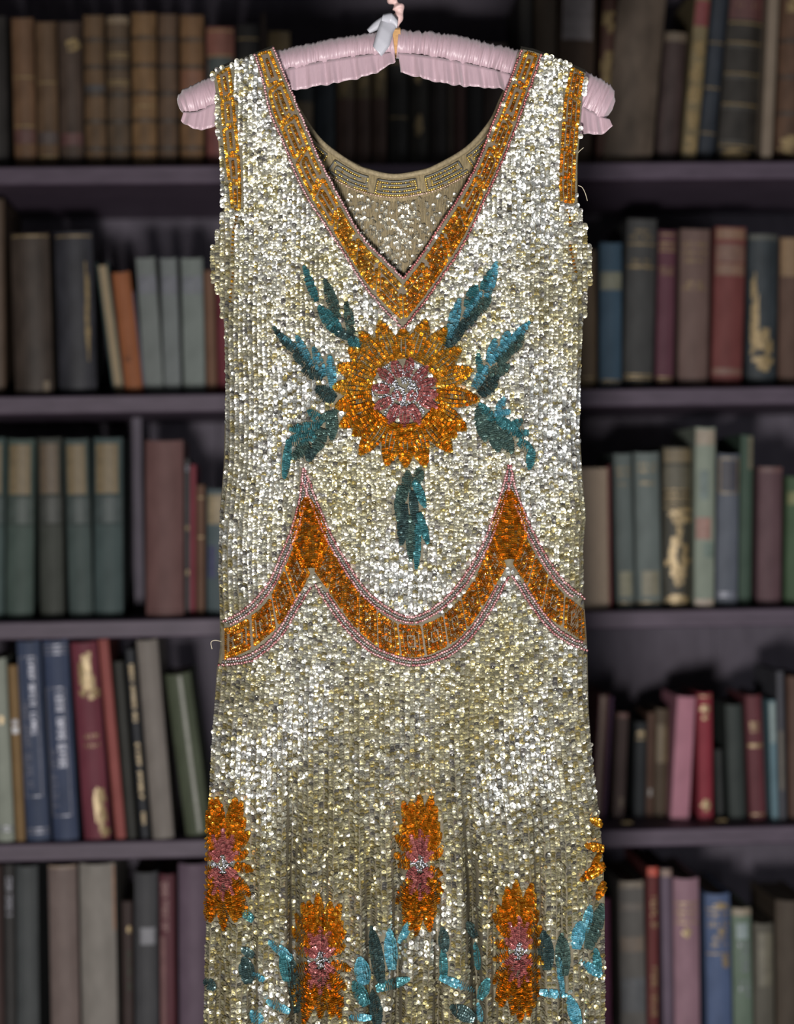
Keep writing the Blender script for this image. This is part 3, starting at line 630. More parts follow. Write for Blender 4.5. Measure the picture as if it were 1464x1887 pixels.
def rows_to(name, rows, mat, palette, parent, r=3.6, step=4.2, tilt=0.85, lift=0.0016, mk=4.5, stuff=False, bias=None, shade=None):
    """rows: list of (px,py[,extra lift]) polylines -> one mesh of overlapping sequins"""
    X = []; Yp = []; T = []; LF = []; SH = []
    for ri, row in enumerate(rows):
        row = np.asarray(row, float)
        seg = np.hypot(*(np.diff(row[:, :2], axis=0).T)); s = np.concatenate([[0], np.cumsum(seg)])
        if s[-1] < 1: continue
        n = max(1, int(s[-1] / step)); q = (np.arange(n) + .5) * s[-1] / n
        x = np.interp(q, s, row[:, 0]); y = np.interp(q, s, row[:, 1])
        ex = np.interp(q, s, row[:, 2]) if row.shape[1] > 2 else np.zeros(n)
        d = 1.0
        tx = np.interp(np.minimum(q + d, s[-1]), s, row[:, 0]) - np.interp(np.maximum(q - d, 0), s, row[:, 0])
        ty = np.interp(np.minimum(q + d, s[-1]), s, row[:, 1]) - np.interp(np.maximum(q - d, 0), s, row[:, 1])
        X.append(x); Yp.append(y); T.append(np.stack([tx, ty], 1)); LF.append(ex); SH.append(np.full(n, shade[ri] if shade else 1.0))
    if not X: return None
    X = np.concatenate(X); Yp = np.concatenate(Yp); T = np.concatenate(T); LF = np.concatenate(LF); SH = np.concatenate(SH)
    ins = (X > LEFT(Yp) - 3) & (X < RIGHT(Yp) + 3)
    X, Yp, T, LF, SH = X[ins], Yp[ins], T[ins], LF[ins], SH[ins]
    if len(X) == 0: return None
    mark(X, Yp, mk)
    P, n = surf(X, Yp, np.zeros(len(X))); P = P + np.array([0, -1.0, 0]) * (1.2 * (lift + LF) + rng.uniform(-.0004, .0004, len(X)))[:, None]
    fk = sstep(1200, 1500, Yp)[:, None] * .4; n = n * (1 - fk) + np.array([0, -1.0, 0]) * fk; n /= np.linalg.norm(n, axis=1, keepdims=True)
    T = T / np.maximum(np.linalg.norm(T, axis=1, keepdims=True), 1e-6)
    t3 = T[:, :1] * RT - T[:, 1:] * UP
    t3 = t3 - (t3 * n).sum(1, keepdims=True) * n
    ang = tilt + rng.normal(0, .22, len(X))
    side = np.cross(n, t3)
    nn = n * np.cos(ang)[:, None] + t3 * np.sin(ang)[:, None] + side * rng.normal(0, .16, (len(X), 1))
    V, F = seq_mesh(P, nn, t3, r * 0.00056 * rng.uniform(.9, 1.1, len(X)), 0.25, 0.2)
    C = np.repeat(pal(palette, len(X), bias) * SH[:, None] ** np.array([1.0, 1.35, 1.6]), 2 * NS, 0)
    o = mesh_obj(name, V, F, mat, parent, True, C, DL)
    if stuff: o['kind'] = 'stuff'
    return o

def cord(name, line, mat, palette, parent, r=2.6, step=4.6, lift=0.002):
    line = np.asarray(line, float)
    seg = np.hypot(*(np.diff(line, axis=0).T)); s = np.concatenate([[0], np.cumsum(seg)])
    n = int(s[-1] / step); q = (np.arange(n) + .5) * s[-1] / n
    x = np.interp(q, s, line[:, 0]) + rng.normal(0, .5, n); y = np.interp(q, s, line[:, 1]) + rng.normal(0, .5, n)
    mark(x, y, 4)
    P, nn = surf(x, y, np.full(n, lift))
    ax = np.gradient(P, axis=0)
    V, F, k = bead_mesh(P, np.full(n, r * 0.0005), ax)
    o = mesh_obj(name, V, F, mat, parent, True, np.repeat(pal(palette, n), k, 0), DL)
    o['kind'] = 'stuff'
    return o

def smooth_line(pts, k=6):
    """Catmull-Rom through the points"""
    p = np.asarray(pts, float); p = np.vstack([2 * p[0] - p[1], p, 2 * p[-1] - p[-2]]); out = []
    for i in range(1, len(p) - 2):
        for j in range(k):
            t = j / k
            out.append(.5 * ((2 * p[i]) + (-p[i - 1] + p[i + 1]) * t + (2 * p[i - 1] - 5 * p[i] + 4 * p[i + 1] - p[i + 2]) * t * t + (-p[i - 1] + 3 * p[i] - 3 * p[i + 1] + p[i + 2]) * t ** 3))
    out.append(p[-2]); return np.array(out)
def resamp(line, n):
    line = np.asarray(line, float); seg = np.hypot(*(np.diff(line, axis=0).T)); s = np.concatenate([[0], np.cumsum(seg)])
    q = np.linspace(0, s[-1], n); return np.stack([np.interp(q, s, line[:, 0]), np.interp(q, s, line[:, 1])], 1)
def length(line):
    return np.hypot(*(np.diff(np.asarray(line, float), axis=0).T)).sum()

def petal(name, base, tip, width, palette, parent, mat, rows=3, r=3.4, step=3.8, fat=0.42, bulge=0.0016, bias=None):
    b = np.array(base, float); t = np.array(tip, float); ax = t - b; Lg = np.hypot(*ax); ax /= Lg
    nr = np.array([-ax[1], ax[0]]); R = []
    ts = np.linspace(0, 1, 12)
    prof = np.where(ts < fat, .45 + .55 * np.sin(ts / fat * math.pi / 2), np.cos((ts - fat) / (1 - fat) * math.pi / 2) ** .8)
    for j in range(rows):
        f = 0 if rows == 1 else -1 + 2 * j / (rows - 1)
        pts = b + ax * (ts * Lg)[:, None] + nr * (f * width / 2 * prof)[:, None]
        R.append(np.column_stack([pts, np.full(12, bulge * (1 - .6 * f * f))]))
    return rows_to(name, R, mat, palette, parent, r, step, bias=bias, mk=5)

def key_panel(parent, A, Bq, t0, t1, palette, slant=0.0, style='key'):
    """one rectangular beaded panel between edge curves A and B (resampled alike)"""
    n = len(A)
    def pt(t, f):
        x = np.interp(t, np.linspace(0, 1, n), A[:, 0]); y = np.interp(t, np.linspace(0, 1, n), A[:, 1])
        x2 = np.interp(t, np.linspace(0, 1, n), Bq[:, 0]); y2 = np.interp(t, np.linspace(0, 1, n), Bq[:, 1])
        return np.stack([x + (x2 - x) * f, y + (y2 - y) * f], -1)
    dt = t1 - t0
    def row(f, a, b): 
        q = np.linspace(0, 1, 10); return pt(t0 + dt * (a + (b - a) * q) + slant * dt * (f - .5), np.full(10, f))
    def cap(tt, f0, f1):
        q = np.linspace(f0, f1, 6); return pt(t0 + dt * tt + slant * dt * (q - .5), q)
    wpx = float(np.hypot(*(pt(np.array([t0 + dt / 2]), np.array([1.0])) - pt(np.array([t0 + dt / 2]), np.array([0.0])))[0]))
    if style == 'key':
        R = [row(.08, .0, 1.0), row(.92, .0, 1.0), cap(.0, .08, .92), cap(1.0, .3, .92), row(.38, .16, .86), row(.64, .16, 1.0), cap(.16, .38, .64)]
        if wpx > 48: R += [row(.5, .24, .9), row(.22, .1, .9), row(.79, .1, .9)]
        if wpx < 27: R = R[:4] + [row(.5, .2, .82)]
    else:
        R = [row(.07, .03, .97), row(.93, .03, .97), cap(.06, .07, .93), cap(.94, .07, .93), row(.27, .22, .78), row(.73, .22, .78), cap(.24, .27, .73), cap(.76, .27, .73), row(.5, .36, .64), row(.4, .38, .62), row(.6, .38, .62), row(.17, .12, .88), row(.83, .12, .88)]
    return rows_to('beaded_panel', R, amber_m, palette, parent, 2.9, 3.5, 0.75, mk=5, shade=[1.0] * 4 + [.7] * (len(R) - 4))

def band(name, A, Bq, npan, palette, label, style='key', slant=0.2, gap=0.06):
    A = resamp(smooth_line(A), 80); Bq = resamp(smooth_line(Bq), 80)
    b = mesh_obj(name, *band_backing(A, Bq), band_cloth_m, dress, True, loc=DL); b['label'] = label
    for i in range(npan):
        key_panel(b, A, Bq, (i + gap) / npan, (i + 1 - gap) / npan, palette, slant * (1 if i % 2 else -1) * (style == 'key'), style)
    q = np.linspace(0, 1, 14)
    for i in range(0, 80):
        P = A[i] + (Bq[i] - A[i]) * q[:, None]; mark(P[:, 0], P[:, 1], 4)
    return b
band_cloth_m = mottled('grey_silk', lin((84, 72, 56)), 0.6, 0.2, 300, (1, 1, 1), 0.4)
def band_backing(A, Bq):
    V = []; F = []
    for i in range(len(A)):
        for k in range(6):
            p = A[i] + (Bq[i] - A[i]) * k / 5; V.append(surf(p[0], p[1], 0.0007)[0])
    for i in range(len(A) - 1):
        for k in range(5): q = i * 6 + k; F.append((q, q + 1, q + 7, q + 6))
    return np.array(V), F

# ---------- neckline bands
def offset(line, d):
    l = np.asarray(line, float); t = np.gradient(l, axis=0); t /= np.linalg.norm(t, axis=1, keepdims=True)
    return l + d * np.stack([-t[:, 1], t[:, 0]], 1)
nl = smooth_line([(503, 88), (535, 164), (563, 232), (590, 297), (624, 362), (665, 433), (703, 473), (743, 514)])
nr_ = smooth_line([(962, 92), (935, 164), (905, 239), (881, 300), (847, 362), (816, 410), (780, 466), (743, 514)])
nlo = smooth_line([(469, 100), (482, 140), (497, 205), (521, 260), (543, 314), (570, 369), (600, 415), (641, 478), (666, 518), (696, 556), (742, 606)])
nro = smooth_line([(998, 100), (976, 165), (942, 258), (913, 328), (892, 371), (870, 420), (842, 470), (808, 521), (781, 559), (743, 606)])
band('neckline_band', [*offset(nl, 7)[:-1:4], (742, 525)], [*offset(nlo, -6)[:-3:4], (742, 594)], 8, AMBER_HI, 'amber beaded key-pattern band along the left neckline', 'key', .06)
band('neckline_band', [*offset(nr_, -8)[:-1:4], (744, 525)], [*offset(nro, 6)[:-3:4], (744, 594)], 8, AMBER, 'amber beaded key-pattern band along the right neckline', 'key', -.06)
cord('bead_cord', nl, pink_m, PINKC, dress)
cord('bead_cord', nr_, pink_m, ROSE, dress)
cord('bead_cord', nlo, pink_m, PINKC, dress)
cord('bead_cord', nro, pink_m, ROSE, dress)
# ---------- armhole bands
band('armhole_band', [(399, 138), (407, 180), (411, 240), (417, 300), (424, 350), (428, 385)], [(424, 122), (430, 175), (437, 240), (442, 300), (444, 350), (442, 392)], 5, AMBER_HI, 'amber beaded band around the left armhole', 'key', .06)
band('armhole_band', [(1055, 122), (1042, 175), (1037, 230), (1034, 280), (1031, 330), (1034, 372)], [(1076, 136), (1070, 180), (1066, 240), (1061, 290), (1060, 330), (1058, 378)], 5, AMBER, 'amber beaded band around the right armhole', 'key', .06)
rows_to('armhole_thread', [[(437, 396), (430, 430), (428, 470)], [(430, 500), (424, 560)], [(1046, 384), (1052, 420)], [(1050, 450), (1062, 505)]], amber_m, AMBER, dress, 2.6, 7)

# ---------- scalloped waist band
SL_U = [(411, 1160), (435, 1154), (484, 1121), (511, 1078), (538, 1018), (546, 998)]
SL_L = [(411, 1217), (462, 1195), (497, 1168), (530, 1134), (553, 1093), (574, 1054)]
SM_U = [(594, 980), (610, 1008), (640, 1063), (680, 1112), (721, 1145), (765, 1154), (806, 1142), (844, 1110), (877, 1066), (900, 1010), (910, 985)]
SM_L = [(579, 1052), (618, 1106), (653, 1153), (694, 1189), (735, 1208), (775, 1210), (811, 1197), (849, 1172), (880, 1132), (906, 1090), (935, 1042)]
SR_U = [(966, 985), (978, 1008), (1000, 1047), (1032, 1090), (1052, 1107), (1077, 1126)]
SR_L = [(944, 1036), (958, 1058), (986, 1100), (1003, 1129), (1035, 1154), (1081, 1184)]
SL_U, SM_U, SR_U = [[(x, y - 3) for x, y in q] for q in (SL_U, SM_U, SR_U)]; SL_L, SM_L, SR_L = [[(x, y + 2) for x, y in q] for q in (SL_L, SM_L, SR_L)]
bl_ = band('scallop_band', SL_U, SL_L, 4, AMBER_DK, 'amber beaded scallop at the left side of the waist', 'sq', 0, .05)
bm_ = band('scallop_band', SM_U, SM_L, 11, AMBER_DK, 'amber beaded scallop hanging in the middle of the waist', 'sq', 0, .05)
br_ = band('scallop_band', SR_U, SR_L, 4, AMBER_DK, 'amber beaded scallop at the right side of the waist', 'sq', 0, .05)
petal('scallop_peak', (575, 1046), (565, 916), 60, AMBER_DK, dress, amber_m, 11, 3.6, 3.9, .42)
petal('scallop_peak', (940, 1030), (938, 903), 60, AMBER_DK, dress, amber_m, 11, 3.6, 3.9, .42)
UPL = [(412, 1145), (440, 1132), (466, 1110), (495, 1075), (517, 1028), (541, 968), (554, 915), (560, 862)]
UPM = [(561, 862), (577, 905), (593, 946), (612, 990), (648, 1050), (680, 1092), (721, 1124), (757, 1137), (795, 1123), (830, 1093), (860, 1055), (890, 1003), (909, 954), (926, 902), (938, 856)]
UPR = [(940, 856), (951, 905), (975, 965), (1002, 1017), (1035, 1066), (1076, 1104)]
LOL = [(404, 1226), (451, 1221), (484, 1205), (522, 1168), (546, 1128), (573, 1082)]
LOM = [(580, 1076), (620, 1138), (667, 1188), (708, 1212), (762, 1226), (820, 1212), (865, 1178), (905, 1124), (938, 1062)]
LOR = [(942, 1060), (980, 1118), (1013, 1159), (1046, 1184), (1081, 1199)]
for ln, d1, d2 in ((UPL, 1, 9), (UPM, 0, 8), (UPR, 0, 8), (LOL, 0, -8), (LOM, 0, -8), (LOR, 0, -8)):
    s = smooth_line(ln)
    sg = 1 if d2 > 0 else -1
    cord('bead_cord', s, pink_m, (ROSE[0], PINKC[1]), dress, 2.7)
    cord('bead_cord', offset(s, sg * 5.2)[1:-1], grey_m, (lin((110, 108, 110)), lin((170, 170, 172))), dress, 2.0)
    cord('bead_cord', offset(s, sg * 10.4)[2:-2], pink_m, (ROSE[0], PINKC[1]), dress, 2.7)

# ---------- flowers
def bead_patch(name, cx, cy, rx, ry, parent):
    n = int(rx * ry * .22) + 12
    a = rng.uniform(0, 6.283, n); q = np.sqrt(rng.random(n)) * (1 + .25 * np.cos(6 * a))
    x = cx + rx * q * np.cos(a); y = cy + ry * q * np.sin(a); mark(x, y, 4)
    P, nn = surf(x, y, np.full(n, .0018)); ax = rng.normal(0, 1, (n, 3))
    V, F, k = bead_mesh(P, np.full(n, .0010), ax)
    o = mesh_obj(name, V, F, grey_m, parent, True, np.repeat(pal((lin((130, 132, 140)), lin((205, 206, 212))), n), k, 0), DL); o['kind'] = 'stuff'
    return o
def flower_root(name, label):
    o = bpy.data.objects.new(name, None); COL.objects.link(o); o.parent = dress; o.empty_display_size = .01; o['label'] = label
    return o
fl = flower_root('flower_motif', 'large amber and pink beaded flower below the V neckline')
FC = np.array([745.0, 722.0])
AT = [(664, 612), (699, 592), (643, 642), (622, 674), (614, 713), (619, 750), (627, 786), (664, 838), (713, 858), (748, 861), (784, 860), (832, 833), (860, 792), (883, 737), (872, 682), (850, 642), (823, 605), (785, 590), (743, 606), (652, 803), (841, 806)]
for i, tp in enumerate(AT):
    tp = np.array(tp, float); d = tp - FC; d /= np.hypot(*d)
    up = (FC[1] - tp[1]) / 140
    petal('petal', FC + d * 60, tp, 33, AMBER_HI if up > 0 else AMBER, fl, amber_m, 5, 3.1, 3.6, .38, .0020 + .0008 * (i % 2))
PT = [(726, 664), (757, 660), (697, 680), (686, 715), (690, 754), (716, 781), (746, 790), (774, 782), (806, 752), (808, 728), (806, 701), (789, 676)]
for tp in PT:
    tp = np.array(tp, float); d = tp - FC; d /= np.hypot(*d)
    petal('petal', FC + d * 27, tp, 14, ROSE, fl, pink_m, 3, 2.8, 3.3, .55, .003)
for p0, p1 in (((727, 722), (738, 738)), ((764, 722), (752, 738))): petal('petal', p0, p1, 11, ROSE, fl, pink_m, 2, 2.8, 3.2, .5, .0026)
bead_patch('flower_centre', 745, 720, 52, 52, fl)
# ---------- leaves: each leaf is a set of beaded lobes
def Z3(p): return (380 + p[0] / 3.66, 450 + p[1] / 3.66)
def Z4(p): return (740 + p[0] / 3.66, 450 + p[1] / 3.66)
def Z7(p): return (360 + p[0] / 3.66, 1400 + p[1] / 3.66)
def Z8(p): return (740 + p[0] / 3.66, 1400 + p[1] / 3.66)
ID = lambda p: p
PALS = {'b': TEALB, 't': TEAL, 'd': TEALD, 'k': TEALK, 'a': AMBER_DK}
def leaf(label, conv, lobes, scale=3.66, name='leaf_motif'):
    lf = flower_root(name, label)
    for (p0, p1, w, c) in lobes:
        w = max(7, w / scale)
        petal('leaflet', conv(p0), conv(p1), w * .92, PALS[c], lf, amber_m if c == 'a' else teal_m, max(3, int(round(w / 4.4))), 3.2, 3.7, .45, .0014)
    return lf
leaf('teal beaded leaf pointing up at upper left of the big flower', Z3, [((745, 390), (662, 150), 42, 't'), ((890, 500), (800, 240), 62, 'd'), ((900, 600), (760, 420), 88, 't'), ((985, 610), (945, 390), 50, 'd'), ((1000, 640), (840, 570), 50, 'k'), ((1040, 690), (960, 640), 60, 't')])
leaf('blue beaded leaf at the left of the big flower', Z3, [((560, 690), (455, 560), 26, 'k'), ((610, 700), (485, 610), 34, 'b'), ((710, 830), (610, 620), 44, 'b'), ((795, 900), (725, 695), 52, 'b'), ((858, 970), (832, 745), 46, 'b'), ((640, 740), (500, 640), 44, 'k'), ((710, 830), (590, 740), 60, 'k'), ((790, 900), (650, 850), 62, 'k'), ((870, 1050), (740, 970), 90, 'k')])
leaf('dark teal beaded leaf at lower left of the big flower', Z3, [((790, 1210), (690, 1120), 50, 't'), ((770, 1190), (890, 1120), 44, 'd'), ((770, 1230), (565, 1250), 60, 't'), ((850, 1130), (850, 1320), 70, 'd'), ((790, 1250), (735, 1410), 80, 'd'), ((740, 1290), (540, 1340), 80, 't'), ((560, 1340), (528, 1580), 42, 't'), ((690, 1340), (590, 1450), 74, 'd'), ((720, 1380), (690, 1460), 60, 'k')])
leaf('blue beaded leaf pointing up at upper right of the big flower', Z4, [((575, 360), (642, 120), 50, 'b'), ((545, 310), (605, 180), 40, 't'), ((445, 430), (505, 280), 72, 't'), ((425, 500), (545, 320), 40, 'b'), ((320, 640), (392, 370), 62, 'b'), ((470, 490), (600, 360), 74, 'd'), ((390, 580), (520, 460), 64, 'k'), ((300, 690), (430, 540), 76, 'k')])
leaf('blue beaded leaf at the right of the big flower', Z4, [((750, 650), (865, 525), 38, 'b'), ((690, 690), (720, 590), 52, 'b'), ((590, 810), (790, 590), 44, 'b'), ((590, 800), (635, 640), 48, 'b'), ((535, 870), (515, 740), 32, 't'), ((490, 970), (580, 820), 54, 'b'), ((730, 730), (820, 610), 74, 'd'), ((640, 800), (750, 710), 64, 'd'), ((580, 890), (730, 820), 72, 'd'), ((530, 1020), (650, 890), 92, 'k')])
leaf('blue and green beaded leaf at lower right of the big flower', Z4, [((645, 1140), (695, 1035), 42, 'b'), ((625, 1190), (525, 1080), 52, 't'), ((630, 1150), (735, 1130), 32, 'b'), ((640, 1170), (810, 1300), 62, 't'), ((740, 1240), (815, 1185), 44, 't'), ((770, 1290), (860, 1270), 44, 't'), ((790, 1330), (880, 1390), 56, 't'), ((880, 1380), (862, 1520), 46, 't'), ((525, 1100), (565, 1330), 84, 'd'), ((605, 1200), (655, 1400), 84, 'd'), ((670, 1260), (745, 1410), 84, 'd')])
leaf('long dark green beaded leaf hanging below the big flower', ID, [((750, 905), (752, 868), 17, 'd'), ((770, 890), (774, 862), 16, 'd'), ((740, 895), (734, 960), 15, 'd'), ((745, 930), (740, 1005), 17, 'k'), ((764, 886), (784, 935), 12, 't'), ((760, 905), (766, 965), 12, 'k'), ((772, 945), (789, 1002), 11, 't'), ((756, 950), (757, 1035), 12, 'd'), ((770, 965), (768, 1048), 9, 't'), ((748, 900), (730, 940), 16, 'd')], 1)
# ---------- skirt flowers, narrowed by the folds
def skirt_flower(label, cx, cy, rx, ry, inner=.52, x0=None, x1=None):
    g = flower_root('flower_motif', label); c = np.array([cx, cy], float)
    def se(a, k): 
        c_, s_ = math.cos(a), math.sin(a)
        return np.array([rx * math.copysign(abs(c_) ** .7, c_), ry * math.copysign(abs(s_) ** .85, s_)]) * k
    for i in range(22):
        a = 2 * math.pi * (i + .5) / 22 + rng.normal(0, .05)
        petal('petal', c + se(a, .4), c + se(a, rng.uniform(.86, 1.06)), 13 + 5 * abs(math.sin(a)), AMBER_DK, g, amber_m, 4, 3.3, 3.6, .4, .0016)
    for i in range(10):
        a = 2 * math.pi * (i + .5) / 10
        petal('petal', c + se(a, .15), c + se(a, inner), 11, ROSE, g, pink_m, 3, 3.0, 3.4, .5, .0034)
    bead_patch('flower_centre', cx, cy, rx * .34, ry * .15, g)
    return g
skirt_flower('orange beaded flower folded at the left edge of the skirt', 412, 1592, 52, 128)
skirt_flower('orange beaded flower low on the skirt, between left edge and middle', 590, 1768, 54, 122)
skirt_flower('orange beaded flower high on the middle of the skirt', 774, 1592, 46, 126)
skirt_flower('orange beaded flower low on the right half of the skirt', 956, 1752, 47, 126)
leaf('orange petals of a flower wrapping round the right edge of the skirt', Z8, [((1370, 440), (1275, 400), 40, 'a'), ((1375, 600), (1240, 575), 42, 'a'), ((1345, 620), (1280, 740), 26, 'a'), ((1385, 700), (1210, 810), 60, 'a'), ((1375, 820), (1320, 940), 46, 'a')], name='flower_motif')
leaf('teal beaded leaves between the two left skirt flowers', Z7, [((650, 1340), (495, 1220), 50, 'b'), ((395, 1320), (315, 1270), 40, 'k'), ((365, 1500), (330, 1330), 96, 'k'), ((465, 1485), (385, 1435), 28, 'b'), ((620, 1490), (590, 1290), 60, 't'), ((690, 1700), (645, 1320), 84, 'k'), ((635, 1695), (485, 1625), 40, 'b'), ((445, 1770), (375, 1695), 70, 'b'), ((130, 1545), (65, 1475), 60, 'k'), ((390, 1080), (320, 1020), 40, 't')])
leaf('teal beaded leaves between middle and lower left skirt flowers', Z7, [((1145, 1510), (1110, 1330), 98, 'b'), ((1155, 1650), (1070, 1490), 80, 't'), ((1185, 1735), (1035, 1735), 32, 'b'), ((1255, 1500), (1190, 1120), 76, 'k'), ((1330, 1410), (1310, 1140), 78, 'b'), ((1375, 1230), (1440, 1095), 26, 'b'), ((1225, 1540), (1445, 1475), 58, 't'), ((1230, 1790), (1200, 1550), 80, 'k')])
leaf('blue beaded leaves between middle and lower right skirt flowers', Z8, [((10, 1210), (52, 1095), 28, 'b'), ((292, 1290), (278, 1130), 60, 'k'), ((286, 1490), (280, 1270), 42, 't'), ((260, 1465), (495, 1555), 44, 'b'), ((505, 1190), (440, 1095), 60, 'k'), ((522, 1410), (500, 1230), 42, 't'), ((530, 1610), (585, 1475), 60, 't'), ((490, 1745), (330, 1660), 88, 'k'), ((540, 1760), (520, 1640), 40, 'b')])
leaf('blue beaded leaves on the lower right edge of the skirt', Z8, [((985, 1410), (960, 1150), 96, 'k'), ((1095, 1450), (1080, 1170), 90, 'd'), ((1180, 1270), (1205, 1090), 80, 'b'), ((1090, 1570), (1060, 1330), 32, 'b'), ((935, 1565), (1115, 1585), 42, 'b'), ((1195, 1790), (1130, 1590), 70, 'b'), ((1235, 1160), (1275, 980), 50, 'b'), ((1260, 1270), (1355, 970), 90, 'd'), ((1345, 1450), (1225, 1365), 50, 'b'), ((1330, 1450), (1310, 1270), 42, 't')])

# ---------- the silver ground of sequins
def ground():
    NC = 75
    cols = (np.arange(NC) + .5) / NC
    X = []; Yp = []
    for u in cols:
        y = np.arange(92, 2120, 5.2) + rng.uniform(0, 5.2)
        y = y + rng.normal(0, .5, len(y))
        yy = np.maximum(y, 600)
        x = LEFT(yy) + (RIGHT(yy) - LEFT(yy)) * u + 1.6 * np.sin(y / 60 + u * 9) + rng.normal(0, .45, len(y))
        X.append(x); Yp.append(y)
    # sequins past the column grid: shoulders and underarm
    for k in range(1, 4):
        for s in (-1, 1):
            y = np.arange(92, 600, 5.4) + rng.normal(0, .7, 95)[:len(np.arange(92, 600, 5.4))]
            x = (LEFT(600) - 8.7 * (k - .5) if s < 0 else RIGHT(600) + 8.7 * (k - .5)) + rng.normal(0, .8, len(y))
            X.append(x); Yp.append(y)
    # loose irregular sequins lying over the columns
    n = 3000
    y = rng.uniform(100, 2100, n); x = LEFT(y) + (RIGHT(y) - LEFT(y)) * rng.random(n)
    X.append(x); Yp.append(y)
    ye = rng.uniform(1300, 2100, 9000); xe = LEFT(ye) + (RIGHT(ye) - LEFT(ye)) * rng.random(9000)
    sl = np.abs(yfront(xe + 1.5, ye) - yfront(xe - 1.5, ye)) / .0015; kp = rng.random(9000) < np.where(sl > 2.2, .1, np.clip(sl - .35, 0, .9))
    X.append(xe[kp]); Yp.append(ye[kp]); n += int(kp.sum())
    X = np.concatenate(X); Yp = np.concatenate(Yp)
    loose = np.zeros(len(X), bool); loose[-n:] = True
    inside = (X > LEFT(Yp) - 2.5) & (X < RIGHT(Yp) + 2.5) & ((X < INL(Yp) - 2) | (X > INR(Yp) + 2) | (Yp > 520))
    xi = np.clip(X.astype(int), 0, 1463); yi = np.clip(Yp.astype(int), 0, 2199)
    ok = inside & ~MASK[yi, xi]
    X, Yp, loose = X[ok], Yp[ok], loose[ok]
    n = len(X)
    P, nrm = surf(X, Yp, np.zeros(n))
    P = P + np.array([0, -1.0, 0]) * (np.where(loose, .0029, .0020) + rng.uniform(-.0004, .0004, n))[:, None]
    sk = sstep(1200, 1500, Yp)[:, None] * .25; nrm = nrm * (1 - sk) + np.array([0, -1.0, 0]) * sk; nrm /= np.linalg.norm(nrm, axis=1, keepdims=True)
    ny = np.sin(X / 37 + 1.3 * np.sin(Yp / 71)) + np.sin(Yp / 53 + np.sin(X / 29)) + np.sin((X + Yp) / 91)
    messy = (ny > 1.15) | loose
    lowt = sstep(900, 1700, Yp)
    tilt = np.where(messy, rng.normal(.1, .42, n), rng.normal(.40, .15, n)) + .15 * lowt
    t3 = -UP * np.ones((n, 1)); t3 = t3 - (t3 * nrm).sum(1, keepdims=True) * nrm
    side = np.cross(nrm, t3)
    nn = nrm * np.cos(tilt)[:, None] + t3 * np.sin(tilt)[:, None] + side * np.where(messy, rng.normal(0, .36, n), rng.normal(0, .17, n))[:, None]
    r = np.where(loose, rng.uniform(3.8, 4.8, n), rng.uniform(4.4, 5.1, n)) * 0.0005
    V, F = seq_mesh(P, nn, side, r, .20, .2)
    champ = np.array(lin((204, 199, 168))); silv = np.array(lin((222, 223, 220))); gold = np.array(lin((184, 172, 124))); dark = np.array(lin((140, 138, 136)))
    low = np.clip((Yp - 1150) / 500, 0, 1)
    w = np.clip(.45 + .22 * ny * -1 + .25 * low + rng.normal(0, .22, n), 0, 1)[:, None]
    C = silv * (1 - w) + champ * w
    pick = rng.random(n); C = np.where((pick < .12 + .1 * low)[:, None], gold, C); C = np.where((pick > .93)[:, None], dark, C)
    C = C * rng.uniform(.72, 1.08, (n, 1))
    o = mesh_obj('silver_sequins', V, F, silver_seq_m, dress, True, np.repeat(np.clip(C, 0, 1), 2 * NS, 0), DL); o['kind'] = 'stuff'
    print('ground sequins', n)
ground()

# ---------- inside of the back, seen through the neckline
def bk(px, py, lift=0.0):
    px = np.asarray(px, float); py = np.asarray(py, float)
    return at(px, py, yback(px, py) - lift)
rim_pts = smooth_line([(527, 150), (548, 196), (590, 256), (650, 300), (690, 315), (727, 321), (765, 316), (800, 306), (862, 270), (905, 222), (925, 180), (940, 148)])
def tube(path3, r, k=8):
    P = np.asarray(path3, float); T = np.gradient(P, axis=0); T /= np.linalg.norm(T, axis=1, keepdims=True)
    a = np.cross(T, np.array([0, 1.0, 0.05])); a /= np.linalg.norm(a, axis=1, keepdims=True); b = np.cross(T, a)
    th = np.arange(k) * 2 * math.pi / k; r = np.asarray(r) * np.ones(len(P))
    V = (P[:, None] + r[:, None, None] * (np.cos(th)[None, :, None] * a[:, None] + np.sin(th)[None, :, None] * b[:, None])).reshape(-1, 3)
    idx = np.arange(len(P) * k).reshape(-1, k); nx = np.roll(idx, -1, 1)
    F = np.stack([idx[:-1], nx[:-1], nx[1:], idx[1:]], -1).reshape(-1, 4)
    return V, F
rim_m = mottled('net_rim', lin((142, 128, 100), .7), .8, .25, 400, (1, 1, 1), .5)
V, F = tube(bk(rim_pts[:, 0], rim_pts[:, 1] + 4, .001), .0026); mesh_obj('back_neck_rim', V, F, rim_m, dress, True, loc=DL)
A = resamp(rim_pts, 120); tng = np.gradient(A, axis=0); tng /= np.linalg.norm(tng, axis=1, keepdims=True); nrm2 = np.stack([-tng[:, 1], tng[:, 0]], 1)
